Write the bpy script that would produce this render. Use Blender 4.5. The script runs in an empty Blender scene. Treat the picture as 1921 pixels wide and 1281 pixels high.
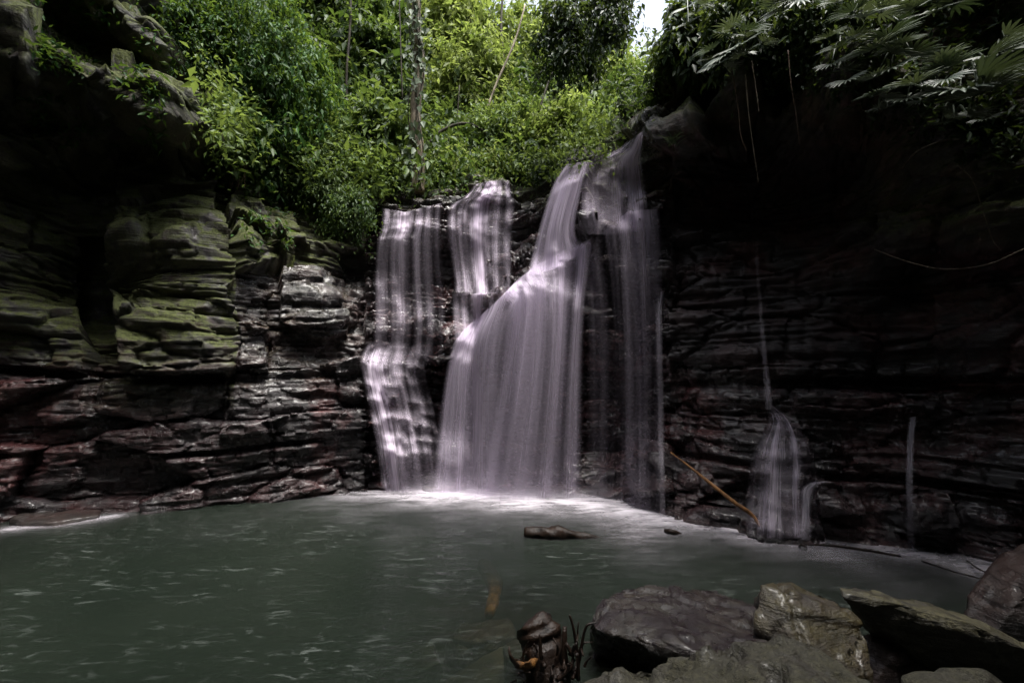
import bpy, math, random
import numpy as np
from mathutils import Vector
from mathutils.bvhtree import BVHTree
R = math.radians
sc = bpy.context.scene
col = sc.collection
random.seed(7)
rng = np.random.default_rng(7)

# ------------------------------------------------------------------ camera, sky, sun, exposure
PITCH = R(4.0); F = 854.0; CX, CY = 960.5, 640.5
CAM = np.array((0.0, 0.0, 2.0))
cam_d = bpy.data.cameras.new('camera'); cam_d.lens = 36.0 * F / 1921; cam_d.sensor_width = 36
cam_d.clip_start = 0.05; cam_d.clip_end = 500
cam = bpy.data.objects.new('camera', cam_d); col.objects.link(cam)
cam.location = CAM; cam.rotation_euler = (R(90) + PITCH, 0, 0); sc.camera = cam

SUN_EL, SUN_AZ = R(73), R(138)          # azimuth measured from +Y (behind the falls) towards +X
world = bpy.data.worlds.new('World'); sc.world = world; world.use_nodes = True
wn = world.node_tree.nodes; wl = world.node_tree.links; wn.clear()
wo = wn.new('ShaderNodeOutputWorld'); bg = wn.new('ShaderNodeBackground')
sky = wn.new('ShaderNodeTexSky'); sky.sky_type = 'NISHITA'; sky.sun_disc = False
sky.sun_elevation = SUN_EL; sky.sun_rotation = SUN_AZ; sky.air_density = 1.0; sky.dust_density = 4.0; sky.ozone_density = 1.0
hs = wn.new('ShaderNodeHueSaturation'); hs.inputs['Saturation'].default_value = 0.45
wl.new(sky.outputs[0], hs.inputs['Color']); wl.new(hs.outputs[0], bg.inputs[0]); wl.new(bg.outputs[0], wo.inputs[0])
bg.inputs[1].default_value = 0.15
sun_d = bpy.data.lights.new('sun', 'SUN'); sun_d.energy = 2.4; sun_d.angle = R(25); sun_d.color = (1.0, 0.97, 0.92)
sun = bpy.data.objects.new('sun', sun_d); col.objects.link(sun)
sdir = Vector((math.sin(SUN_AZ) * math.cos(SUN_EL), math.cos(SUN_AZ) * math.cos(SUN_EL), math.sin(SUN_EL)))
sun.rotation_euler = sdir.to_track_quat('Z', 'Y').to_euler(); sun.location = sdir * 40
sc.view_settings.view_transform = 'Standard'; sc.view_settings.look = 'None'
sc.view_settings.gamma = 1.0; sc.view_settings.exposure = 1.55; sc.view_settings.use_curve_mapping = False
sc.cycles.use_denoising = True
sc.cycles.max_bounces = 8; sc.cycles.transparent_max_bounces = 32
sc.cycles.diffuse_bounces = 4; sc.cycles.glossy_bounces = 3; sc.cycles.transmission_bounces = 4
sc.cycles.caustics_reflective = False; sc.cycles.caustics_refractive = False

# ------------------------------------------------------------------ surveying helpers (photo bearing + distance -> place)
FW = np.array((0, math.cos(PITCH), math.sin(PITCH))); UP = np.array((0, -math.sin(PITCH), math.cos(PITCH)))
RT = np.array((1.0, 0, 0))
def at(px, py, d):
    return CAM + d * (FW + (px - CX) / F * RT + (CY - py) / F * UP)
def proj(P):
    v = P - CAM; d = v @ FW
    d = np.where(d < 0.05, 0.05, d)
    return CX + F * (v @ RT) / d, CY - F * (v @ UP) / d, d
def onwater(px, py, z=0.0):
    r = FW + (px - CX) / F * RT + (CY - py) / F * UP
    return CAM + r * ((z - CAM[2]) / r[2])

def hash3(i, j, k, s):
    h = (i.astype(np.int64) * 374761393 + j.astype(np.int64) * 668265263 + k.astype(np.int64) * 2147483647 + s * 974711) & 0xffffffff
    h = ((h ^ (h >> 13)) * 1274126177) & 0xffffffff
    h = ((h ^ (h >> 15)) * 2246822519) & 0xffffffff
    return ((h ^ (h >> 16)) & 0xffffff) / float(0xffffff)
def vn(P, s=0):
    P = np.asarray(P, float); I = np.floor(P).astype(np.int64); f = P - I; f = f * f * (3 - 2 * f)
    o = 0
    for a in (0, 1):
        wa = f[..., 0] if a else 1 - f[..., 0]
        for b in (0, 1):
            wb = f[..., 1] if b else 1 - f[..., 1]
            for c in (0, 1):
                wc = f[..., 2] if c else 1 - f[..., 2]
                o = o + wa * wb * wc * hash3(I[..., 0] + a, I[..., 1] + b, I[..., 2] + c, s)
    return o * 2 - 1
def fbm(P, s=0, n=4):
    o = 0; a = 1.0; t = 0; P = np.asarray(P, float)
    for i in range(n):
        o = o + a * vn(P * 2 ** i + 13.7 * i, s + i); t += a; a *= .5
    return o / t
def sstep(a, b, x):
    t = np.clip((x - a) / (b - a), 0, 1); return t * t * (3 - 2 * t)
def inpoly(px, py, poly):
    ins = np.zeros(px.shape, bool); n = len(poly)
    for i in range(n):
        x0, y0 = poly[i]; x1, y1 = poly[(i + 1) % n]
        if y0 == y1: continue
        c = (y0 > py) != (y1 > py)
        ins ^= c & (px < (x1 - x0) * (py - y0) / (y1 - y0) + x0)
    return ins

# ------------------------------------------------------------------ object helpers
def tag(o, label=None, cat=None, group=None, kind=None):
    for k, v in (('label', label), ('category', cat), ('group', group), ('kind', kind)):
        if v: o[k] = v
    return o
def empty(name, loc, label, cat, group=None):
    o = bpy.data.objects.new(name, None); col.objects.link(o); o.location = Vector(loc); o.empty_display_size = .1
    return tag(o, label, cat, group)
def mesh_obj(name, V, Fc, mat, parent=None, attrs=None, smooth=True, uv=None):
    """V (n,3) world coordinates, Fc (m,3|4) int array or list of faces"""
    V = np.asarray(V, float); loc = np.zeros(3)
    if parent is not None: loc = np.array(parent.matrix_basis.translation); V = V - loc
    me = bpy.data.meshes.new(name)
    if isinstance(Fc, np.ndarray):
        m, k = Fc.shape
        me.vertices.add(len(V)); me.vertices.foreach_set('co', V.ravel())
        me.loops.add(m * k); me.loops.foreach_set('vertex_index', Fc.ravel().astype(np.int32))
        me.polygons.add(m); me.polygons.foreach_set('loop_start', np.arange(0, m * k, k, dtype=np.int32))
        me.update(calc_edges=True)
    else:
        me.from_pydata([tuple(v) for v in V], [], Fc)
    if attrs:
        for an, av in attrs.items():
            a = me.color_attributes.new(an, 'FLOAT_COLOR', 'POINT')
            c = np.ones((len(V), 4)); c[:, :av.shape[1]] = av
            a.data.foreach_set('color', c.ravel())
    if uv is not None:
        l = me.uv_layers.new(name='UVMap'); vi = np.zeros(len(me.loops), np.int32); me.loops.foreach_get('vertex_index', vi)
        l.data.foreach_set('uv', uv[vi].ravel())
    if smooth: me.polygons.foreach_set('use_smooth', np.ones(len(me.polygons), bool))
    me.materials.append(mat); me.update()
    o = bpy.data.objects.new(name, me); col.objects.link(o)
    if parent is not None: o.parent = parent
    return o
class MB:
    def __init__(s): s.V = []; s.F = []; s.C = []; s.n = 0
    def add(s, V, Fc, c=None):
        V = np.asarray(V, float); Fc = np.asarray(Fc)
        if Fc.shape[1] == 4: Fc = np.concatenate((Fc[:, [0, 1, 2]], Fc[:, [0, 2, 3]]))
        s.V.append(V); s.F.append(Fc + s.n); s.n += len(V)
        s.C.append(np.tile(np.array(c if c is not None else (0.5, 0.5, 0.5), float), (len(V), 1)) if c is None or np.ndim(c) == 1 else c)
    def build(s, name, mat, parent=None, smooth=True):
        return mesh_obj(name, np.concatenate(s.V), np.concatenate(s.F), mat, parent, {'tint': np.concatenate(s.C)}, smooth)
def catmull(pts, n):
    p = np.asarray(pts, float); p = np.concatenate((2 * p[:1] - p[1:2], p, 2 * p[-1:] - p[-2:-1])); o = []
    m = len(p) - 3
    for t in np.linspace(0, m - 1e-6, n):
        i = int(t); f = t - i; a, b, c, d = p[i:i + 4]
        o.append(.5 * ((2 * b) + (c - a) * f + (2 * a - 5 * b + 4 * c - d) * f * f + (3 * b - a - 3 * c + d) * f ** 3))
    return np.array(o)
def tube(mb, pts, r0, r1=None, sides=6, c=None, rough=0.0, n=None, seed=0):
    p = catmull(pts, n or max(6, 4 * len(pts))); k = len(p)
    r = np.interp(np.linspace(0, 1, k), np.linspace(0, 1, 2 if np.isscalar(r0) else len(r0)), (r0, r1 if r1 is not None else r0) if np.isscalar(r0) else r0)
    T = np.gradient(p, axis=0); T /= np.linalg.norm(T, axis=1)[:, None] + 1e-9
    a = np.array((0.3, 0.9, 0.2)) if abs(T[0][2]) > .7 else np.array((0, 0, 1.0))
    V = []
    for i in range(k):
        u = np.cross(T[i], a); u /= np.linalg.norm(u) + 1e-9; w = np.cross(T[i], u)
        th = np.arange(sides) / sides * 2 * math.pi
        rr = r[i] * (1 + rough * vn(np.stack((np.cos(th) * 1.3, np.sin(th) * 1.3, np.full(sides, i * .55)), 1), seed))
        V.append(p[i] + (np.cos(th) * rr)[:, None] * u + (np.sin(th) * rr)[:, None] * w)
    V = np.concatenate(V); Fc = []
    for i in range(k - 1):
        for j in range(sides):
            j2 = (j + 1) % sides; Fc.append((i * sides + j, i * sides + j2, (i + 1) * sides + j2, (i + 1) * sides + j))
    V = np.concatenate((V, p[:1], p[-1:])); e0, e1 = k * sides, k * sides + 1
    mb.add(V, np.array(Fc), c)
    caps = [(e0, (j + 1) % sides, j) for j in range(sides)] + [(e1, (k - 1) * sides + j, (k - 1) * sides + (j + 1) % sides) for j in range(sides)]
    mb.F.append(np.array(caps) + mb.n - len(V))

# ------------------------------------------------------------------ materials
class NT:
    def __init__(s, name):
        s.m = bpy.data.materials.new(name); s.m.use_nodes = True; s.t = s.m.node_tree; s.t.nodes.clear()
        s.out = s.n('ShaderNodeOutputMaterial')
    def n(s, typ, **kw):
        nd = s.t.nodes.new(typ)
        for k, v in kw.items():
            if k.startswith('i_'):
                key = k[2:]; key = int(key) if key.isdigit() else key.replace('_', ' ')
                s.set(nd.inputs[key], v)
            else: setattr(nd, k, v)
        return nd
    def set(s, inp, v):
        if isinstance(v, bpy.types.NodeSocket): s.t.links.new(v, inp)
        elif isinstance(v, (tuple, list)) and len(v) == 3 and inp.type == 'RGBA': inp.default_value = (*v, 1)
        else: inp.default_value = v
    def noise(s, vec, scale, detail=4, rough=.55, dist=0.0):
        return s.n('ShaderNodeTexNoise', i_Vector=vec, i_Scale=scale, i_Detail=detail, i_Roughness=rough, i_Distortion=dist).outputs[0]
    def math(s, op, a, b=0.0, clamp=False): return s.n('ShaderNodeMath', operation=op, use_clamp=clamp, i_0=a, i_1=b).outputs[0]
    def ramp(s, x, lo, hi, a=0.0, b=1.0):
        return s.n('ShaderNodeMapRange', interpolation_type='SMOOTHSTEP', i_Value=x, i_1=lo, i_2=hi, i_3=a, i_4=b).outputs[0]
    def mix(s, f, a, b): 
        nd = s.n('ShaderNodeMix', data_type='RGBA'); s.set(nd.inputs[0], f); s.set(nd.inputs[6], a); s.set(nd.inputs[7], b); return nd.outputs[2]
    def mapv(s, vec, sc_): return s.n('ShaderNodeMapping', i_Vector=vec, i_Scale=sc_).outputs[0]
    def bump(s, h, dist, strength=1.0, normal=None):
        nd = s.n('ShaderNodeBump', i_Height=h, i_Distance=dist, i_Strength=strength)
        if normal is not None: s.set(nd.inputs['Normal'], normal)
        return nd.outputs[0]
    def pos(s): return s.n('ShaderNodeNewGeometry').outputs['Position']
    def nrm_z(s):
        g = s.n('ShaderNodeNewGeometry'); x = s.n('ShaderNodeSeparateXYZ', i_0=g.outputs['Normal']); return x.outputs[2]
    def attr(s, name):
        a = s.n('ShaderNodeAttribute', attribute_name=name); x = s.n('ShaderNodeSeparateColor', i_0=a.outputs['Color']); return x.outputs
    def fin(s, sh): s.t.links.new(sh, s.out.inputs[0]); return s.m

def rock_mat(name, dark, light, red, use_attr=True, moss_amt=0.0, wet=0.5, moss_col=(0.040, 0.047, 0.012), blotch=None, grain=1.0, spec=.6):
    t = NT(name); p = t.pos()
    strat = t.mapv(p, (1.2, 1.2, 16.0))
    n1 = t.noise(p, 1.7, 5, .6); n2 = t.noise(strat, 1.6, 5, .65, .4); n3 = t.noise(p, 28, 4, .65); n4 = t.noise(p, 6.0, 5, .6)
    c = t.mix(t.ramp(n2, .36, .64), dark, light)
    if use_attr:
        a = t.attr('rock'); moss_a, wet_a, red_a = a[0], a[1], a[2]
    else: moss_a, wet_a, red_a = moss_amt, wet, .5
    c = t.mix(t.math('MULTIPLY', t.ramp(n1, .42, .62), red_a), c, red)
    c = t.mix(t.ramp(n3, .3, .75, 0, .55), c, t.mix(.5, c, (0.008, 0.007, 0.007)))
    if blotch:
        b = t.ramp(t.noise(t.mapv(p, (1.0, 1.6, 1.6)), 6, 4, .6, .8), .47, .53)
        c = t.mix(b, c, blotch)
    up = t.ramp(t.nrm_z(), -.25, .75)
    mm = t.math('MULTIPLY', moss_a, t.math('ADD', t.math('MULTIPLY', up, .85), .35))
    mm = t.math('MULTIPLY', mm, t.ramp(t.math('ADD', t.math('MULTIPLY', n4, .6), t.math('MULTIPLY', n1, .4)), .36, .56))
    mm = t.math('MINIMUM', t.math('MULTIPLY', mm, 1.5), 1.0)
    mc = t.mix(t.ramp(t.noise(p, 40, 3), .35, .65), moss_col, tuple(x * 2.1 for x in moss_col))
    c = t.mix(mm, c, mc)
    rgh = t.math('ADD', t.math('MULTIPLY', t.math('MULTIPLY', wet_a, t.ramp(n4, .28, .52)), -.68), .80)
    rgh = t.math('MAXIMUM', rgh, t.math('MULTIPLY', mm, .95))
    h = t.math('ADD', t.math('MULTIPLY', n2, 1.0), t.math('ADD', t.math('MULTIPLY', n3, .35 * grain), t.math('MULTIPLY', n4, .7)))
    b = t.bump(h, .035, .9)
    b2 = t.bump(t.noise(p, 70, 4, .65), .012, .9, b)
    s = t.n('ShaderNodeBsdfPrincipled', i_Base_Color=c, i_Roughness=rgh, i_Normal=b2, i_Coat_Weight=t.math('MULTIPLY', wet_a, t.math('SUBTRACT', .3, t.math('MULTIPLY', mm, .3))), i_Coat_Roughness=.12)
    s.inputs['Specular IOR Level'].default_value = spec
    return t.fin(s.outputs[0])

def leaf_mat(name, dark, light, gloss=.4, trans=.35, spec=.4):
    t = NT(name); a = t.attr('tint')
    c = t.mix(a[0], dark, light); gloss = gloss + .1; spec = spec * .7
    c = t.mix(t.math('MULTIPLY', a[1], .35), c, tuple(x * .35 for x in dark))
    d = t.n('ShaderNodeBsdfPrincipled', i_Base_Color=c, i_Roughness=gloss); d.inputs['Specular IOR Level'].default_value = spec
    tr = t.n('ShaderNodeBsdfTranslucent', i_0=t.mix(.5, c, t.mix(a[0], (0.10, 0.16, 0.015), (0.30, 0.38, 0.05))))
    m = t.n('ShaderNodeMixShader', i_0=trans, i_1=d.outputs[0], i_2=tr.outputs[0])
    return t.fin(m.outputs[0])
def wood_mat(name, dark, light, rough=.7, scale=9):
    t = NT(name); p = t.pos(); n = t.noise(t.mapv(p, (1, 1, .35)), scale, 5, .65, .5); n2 = t.noise(p, scale * 6, 3)
    c = t.mix(t.ramp(n, .35, .65), dark, light)
    s = t.n('ShaderNodeBsdfPrincipled', i_Base_Color=c, i_Roughness=rough, i_Normal=t.bump(t.math('ADD', n, t.math('MULTIPLY', n2, .4)), .02, .8)); s.inputs['Specular IOR Level'].default_value = .25
    return t.fin(s.outputs[0])

M = {}
M['cliff'] = rock_mat('cliff_rock', (0.007, 0.005, 0.006), (0.028, 0.0195, 0.022), (0.078, 0.028, 0.028))
M['boulder_wet'] = rock_mat('wet_boulder', (0.013, 0.0105, 0.008), (0.027, 0.021, 0.016), (0.018, 0.010, 0.010), False, .0, .85, blotch=(0.008, 0.004, 0.005), spec=.55)
M['boulder_moss'] = rock_mat('mossy_boulder', (0.012, 0.010, 0.007), (0.029, 0.025, 0.016), (0.020, 0.014, 0.009), False, .55, .95, (0.020, 0.0185, 0.010), grain=2.5, spec=.55)
M['boulder_brown'] = rock_mat('brown_boulder', (0.011, 0.008, 0.006), (0.032, 0.022, 0.014), (0.045, 0.026, 0.008), False, .25, .7, (0.035, 0.03, 0.006), spec=.55)
M['boulder_dark'] = rock_mat('dark_boulder', (0.015, 0.011, 0.010), (0.035, 0.026, 0.022), (0.05, 0.022, 0.018), False, .0, .6, spec=.55)
M['slab'] = rock_mat('slab_rock', (0.009, 0.008, 0.006), (0.022, 0.018, 0.013), (0.016, 0.013, 0.008), False, .5, .7, (0.045, 0.04, 0.018), spec=.55)
M['leaf_deep'] = leaf_mat('leaf_deep_green', (0.016, 0.055, 0.012), (0.060, 0.165, 0.024), .42, .38)
M['leaf_mid'] = leaf_mat('leaf_mid_green', (0.032, 0.070, 0.020), (0.155, 0.230, 0.065), .4, .4)
M['leaf_light'] = leaf_mat('leaf_light_green', (0.105, 0.155, 0.030), (0.350, 0.410, 0.130), .45, .5)
M['leaf_dark'] = leaf_mat('leaf_dark_green', (0.014, 0.034, 0.014), (0.045, 0.085, 0.030), .35, .25)
M['leaf_palm'] = leaf_mat('leaf_palm_green', (0.055, 0.085, 0.05), (0.16, 0.19, 0.14), .34, .08, .9)
M['leaf_pale'] = leaf_mat('leaf_pale', (0.10, 0.14, 0.085), (0.20, 0.25, 0.17), .4, .3)
M['bark'] = wood_mat('bark', (0.10, 0.08, 0.055), (0.30, 0.25, 0.18))
M['bark_dark'] = wood_mat('bark_dark', (0.018, 0.014, 0.009), (0.05, 0.042, 0.026))
M['root'] = wood_mat('root_fibre', (0.05, 0.03, 0.02), (0.14, 0.09, 0.06), .7, 20)
M['root_pale'] = wood_mat('root_pale', (0.07, 0.055, 0.04), (0.16, 0.13, 0.09), .6, 20)
M['bamboo'] = wood_mat('orange_wood', (0.09, 0.04, 0.013), (0.24, 0.11, 0.035), .5, 14)
M['driftwood'] = wood_mat('driftwood', (0.006, 0.004, 0.003), (0.022, 0.013, 0.009), .4, 12)
M['drift_orange'] = wood_mat('rotten_wood', (0.06, 0.03, 0.012), (0.22, 0.10, 0.025), .6, 20)

def water_mat():
    t = NT('pool_water'); p = t.pos()
    w1 = t.noise(t.mapv(p, (1.0, 2.6, 1)), 2.2, 4, .55, .4); w2 = t.noise(t.mapv(p, (1.4, 2.6, 1)), 8, 3, .6, .5)
    big = t.noise(p, .5, 3)
    f = t.noise(t.mapv(p, (1.0, 3.4, 1)), 4.5, 5, .62, .9)
    fm = t.math('MULTIPLY', t.ramp(f, .53, .72), t.ramp(t.noise(p, 1.1, 2), .38, .62))
    c = t.mix(t.ramp(big, .3, .7), (0.0080, 0.0118, 0.0085), (0.0120, 0.0165, 0.0120))
    c = t.mix(t.math('MULTIPLY', fm, .24), c, (0.24, 0.27, 0.25))
    b = t.bump(t.math('ADD', w1, t.math('MULTIPLY', w2, .45)), .06, .5)
    s = t.n('ShaderNodeBsdfPrincipled', i_Base_Color=c, i_Roughness=.2, i_Normal=b, i_IOR=1.33); s.inputs['Specular IOR Level'].default_value = .38
    tr = t.n('ShaderNodeBsdfTransparent', i_0=(0.80, 0.84, 0.70))
    m = t.n('ShaderNodeMixShader', i_0=t.attr('clear')[0], i_1=s.outputs[0], i_2=tr.outputs[0])
    return t.fin(m.outputs[0])
M['water'] = water_mat()
def fall_mat(name, colr, k0=.05, k1=1.0):
    t = NT(name); a = t.attr('dens'); uv = t.n('ShaderNodeUVMap').outputs[0]
    n1 = t.noise(t.mapv(uv, (60, 1.1, 1)), 1.0, 4, .6, .0)
    n2 = t.noise(t.mapv(uv, (16, .8, 1)), 1.0, 3, .5, .0)
    k = t.math('ADD', t.math('MULTIPLY', t.ramp(n1, .34, .70), .8), t.math('MULTIPLY', t.ramp(n2, .34, .68), .55))
    al = t.math('MULTIPLY', a[0], t.math('ADD', t.math('MULTIPLY', k, k1), k0), True)
    d = t.n('ShaderNodeBsdfDiffuse', i_0=colr); tr = t.n('ShaderNodeBsdfTranslucent', i_0=colr)
    m = t.n('ShaderNodeMixShader', i_0=.45, i_1=d.outputs[0], i_2=tr.outputs[0])
    o = t.n('ShaderNodeMixShader', i_0=al, i_1=t.n('ShaderNodeBsdfTransparent').outputs[0], i_2=m.outputs[0])
    return t.fin(o.outputs[0])
M['fall'] = fall_mat('falling_water', (0.84, 0.75, 0.90), .30, .64)
M['strand'] = fall_mat('stranded_water', (0.88, 0.785, 0.92), .05, 1.0)
M['jet'] = fall_mat('falling_jet', (0.86, 0.80, 0.90), .5, .4)
def foam_mat():
    t = NT('foam'); a = t.attr('dens'); p = t.pos()
    n = t.noise(t.mapv(p, (.8, 2.4, 1)), 2.6, 6, .6, .6); n2 = t.noise(p, 22, 4, .6)
    k = t.math('ADD', t.math('MULTIPLY', n, .85), t.math('MULTIPLY', n2, .15))
    al = t.math('MULTIPLY', t.math('POWER', a[0], 1.15), t.math('ADD', t.ramp(k, .30, .72, 0, 1.1), .32), True)
    d = t.n('ShaderNodeBsdfDiffuse', i_0=(0.76, 0.715, 0.78))
    o = t.n('ShaderNodeMixShader', i_0=t.math('MULTIPLY', al, .85), i_1=t.n('ShaderNodeBsdfTransparent').outputs[0], i_2=d.outputs[0])
    return t.fin(o.outputs[0])
M['foam'] = foam_mat()
def soil_mat():
    t = NT('forest_soil'); p = t.pos(); n = t.noise(p, 3, 5, .6)
    c = t.mix(t.ramp(n, .35, .65), (0.018, 0.016, 0.009), (0.03, 0.045, 0.014))
    s = t.n('ShaderNodeBsdfPrincipled', i_Base_Color=c, i_Roughness=.9, i_Normal=t.bump(n, .1)); return t.fin(s.outputs[0])
M['soil'] = soil_mat()
def bed_mat():
    t = NT('pool_bed_silt'); p = t.pos(); n = t.noise(p, 2.5, 5, .6)
    c = t.mix(t.ramp(n, .35, .65), (0.022, 0.018, 0.012), (0.050, 0.036, 0.024))
    s = t.n('ShaderNodeBsdfPrincipled', i_Base_Color=c, i_Roughness=.8, i_Normal=t.bump(n, .05)); return t.fin(s.outputs[0])
M['bed'] = bed_mat()

# ------------------------------------------------------------------ the gorge: one rock bowl around the pool, radius = f(bearing, height)
AX = np.array((0.0, -1.0))
ctrl = []
for px, py in ((0, 980), (200, 962), (430, 941), (600, 929), (700, 920)): ctrl.append(onwater(px, py))
for px, py in ((1250, 975), (1450, 1005), (1600, 1022), (1800, 1047), (1921, 1075)): ctrl.append(onwater(px, py))
CP = '''0 850 6.15;0 715 6.3;200 830 6.45;430 830 7.0;430 715 7.0;600 800 7.5;690 800 7.9;690 700 7.95;200 715 6.55;
60 600 6.5;60 480 6.7;250 600 6.85;420 600 7.15;420 450 7.3;250 450 7.0;190 560 7.6;190 480 7.6;100 350 7.2;200 350 7.9;330 330 7.8;
250 275 7.5;180 210 6.5;260 222 6.75;340 255 7.15;385 258 7.5;180 140 6.9;260 160 7.2;370 200 7.7;230 70 7.7;160 70 7.4;285 112 7.5;200 0 7.0;260 40 7.2;305 85 7.4;100 230 6.8;40 70 5.9;80 140 6.0;110 90 6.9;0 250 6.4;
400 300 8.2;425 250 9.2;420 360 8.6;460 400 8.5;540 430 8.6;500 480 8.3;580 480 8.7;600 560 8.1;500 620 7.7;640 640 8.2;
650 520 9.3;650 420 9.5;620 470 9.0;660 340 9.8;560 350 9.4;490 330 9.3;
700 385 9.6;715 400 9.4;820 390 9.6;770 450 9.15;750 590 8.8;690 590 8.7;720 650 8.35;690 690 8.1;770 660 8.5;740 760 8.1;780 850 7.9;740 912 7.75;800 912 7.7;
925 340 10.4;900 368 9.8;870 395 9.55;960 385 9.7;900 480 9.35;1000 375 9.7;980 450 9.4;900 545 9.05;880 560 8.8;920 600 8.6;840 500 9.35;830 620 8.7;820 720 8.3;820 800 8.05;830 905 7.75;
1110 458 7.6;1050 485 7.65;985 518 7.75;930 582 7.9;860 645 8.0;1040 440 8.7;1010 480 8.5;1060 312 8.7;1090 380 8.35;1100 430 7.95;
1180 305 8.4;1180 262 9.0;1220 235 8.8;1000 700 8.2;1000 880 7.9;920 750 8.1;1100 600 7.9;1150 720 8.3;1150 850 8.1;1100 930 7.6;960 930 7.55;1200 420 7.8;1220 480 7.7;1170 570 7.75;1230 700 7.4;1230 880 6.9;
1240 150 7.6;1270 60 7.2;1215 285 8.0;1290 245 7.2;1280 300 7.4;1350 200 7.6;1400 300 7.5;1500 350 7.2;1400 130 6.0;1540 120 5.5;1480 220 7.2;1600 190 5.3;1750 230 4.9;1850 220 4.7;1900 100 4.9;1700 80 5.3;1500 20 6.0;1350 20 6.6;
1600 320 6.6;1750 380 5.3;1850 330 4.8;1850 440 4.8;1700 450 5.5;1740 530 5.9;1860 520 5.2;1850 610 4.95;1900 690 4.85;1900 760 4.85;1850 860 5.0;1300 500 7.1;1300 700 6.9;1300 860 6.5;1450 600 6.5;1450 760 6.2;1600 600 6.1;1600 760 5.9;1750 700 5.6;1700 860 5.5;1600 900 5.5;1450 900 5.85;
780 352 10.4;780 280 11.5;780 200 13;780 50 16;1000 335 10.6;1000 260 12;1000 150 15;1000 0 20;600 290 10.2;550 150 11.5;500 20 12.5;1130 285 10.2;1120 200 13;1150 130 16;1220 200 11.5;1210 150 15;450 230 10.2;420 100 10.0;900 330 10.8;880 200 13.5;880 50 18'''
for s in CP.replace('\n', '').split(';'):
    a = [float(v) for v in s.split()]
    ctrl.append(at(*a))
for c in ((-8.3, 3, 0), (-8.6, 3, 3), (-7.4, 3.0, 7), (-5.2, 3.4, 10), (-4.2, 3.2, 13), (-8.6, -1, 0), (-8.6, -1, 5), (-7.2, 0, 10), (-7.0, -1, 13), (-6, -6, 0), (-6.5, -6.5, 5), (-4, -5, 10), (0, -9, 1.0), (0, -9, 4), (0, -6.5, 9), (0, -5, 13),  # out-of-view walls; upper points lean inward to shut out skylight
          (7.0, 3.2, 0), (6.6, 3.0, 3), (5.4, 2.8, 6), (6.2, 5.0, 9.5), (7.5, 5, 12.5), (7, -1, 0), (7, -1, 4), (5.5, -.4, 9), (4.6, -1.4, 12), (6, -6, 0), (6, -6, 4), (4, -5, 9), (3, -5, 13), (-9, 12, 16), (0, 26, 19), (6, 20, 16), (6, 7, 12), (4.2, 6.6, 8.8), (-5, 14, 16), (-6.5, 7, 11), (3, -3, 18), (-5, -5, 18), (0, -5, 18), (-7, 2, 18), (5, 1, 18)):
    ctrl.append(np.array(c, float))
ctrl = np.array(ctrl)
def cyl(P):
    dx, dy = P[:, 0] - AX[0], P[:, 1] - AX[1]
    return np.arctan2(dx, dy), P[:, 2], np.hypot(dx, dy)
cphi, cz, cr = cyl(ctrl)
K = np.stack((cphi * 7.5, cz), 1)
def kern(A, B): return np.sqrt(((A[:, None, :] - B[None]) ** 2).sum(-1) + 0.03)
n = len(K); A = np.zeros((n + 3, n + 3)); A[:n, :n] = kern(K, K) - 1e-3 * np.eye(n)
A[:n, n] = 1; A[:n, n + 1:] = K; A[n, :n] = 1; A[n + 1:, :n] = K.T
W = np.linalg.solve(A, np.concatenate((cr, np.zeros(3))))
def rad0(phi, z):
    Q = np.stack((phi.ravel() * 7.5, z.ravel()), 1); o = np.zeros(len(Q))
    for i in range(0, len(Q), 20000):
        q = Q[i:i + 20000]; o[i:i + 20000] = kern(q, K) @ W[:n] + W[n] + q @ W[n + 1:]
    return o.reshape(phi.shape)
phis = np.concatenate((np.arange(-178, -54, 2.5), np.linspace(-54, 54, 780), np.arange(56, 179, 2.5))) * math.pi / 180
zs = [-0.8, -.5, -.3]; z = -.15
while z < 7.7: zs.append(z); z += 0.0205
st = .03
while z < 20: zs.append(z); z += st; st = min(st * 1.06, .4)
zs = np.array(zs)
PH, Z = np.meshgrid(phis, zs)                       # rows = height
R0 = np.clip(rad0(PH, Z), 3.2, 30)
P0 = np.stack((AX[0] + R0 * np.sin(PH), AX[1] + R0 * np.cos(PH), Z), -1)
PXs, PYs, DD = proj(P0.reshape(-1, 3)); PXs = PXs.reshape(PH.shape); PYs = PYs.reshape(PH.shape)
front = np.abs(PH) < R(56)
# where it is bare rock, and where forest soil
wob = 18 * fbm(P0 * .8, 3, 3)
soilpoly = [(445, -800), (440, 250), (470, 345), (600, 330), (690, 368), (760, 372), (840, 362), (890, 338), (960, 332), (1010, 345), (1050, 318), (1120, 292), (1160, 262), (1205, 215), (1245, 120), (1245, -800)]
soil = inpoly(PXs, PYs + wob * .4, soilpoly) & front
soil |= (Z > 9.5)
rock = 1 - sstep(0, 1, soil.astype(float))
falls = sstep(670, 700, PXs) * (1 - sstep(1235, 1290, PXs)) * rock * front
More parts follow.
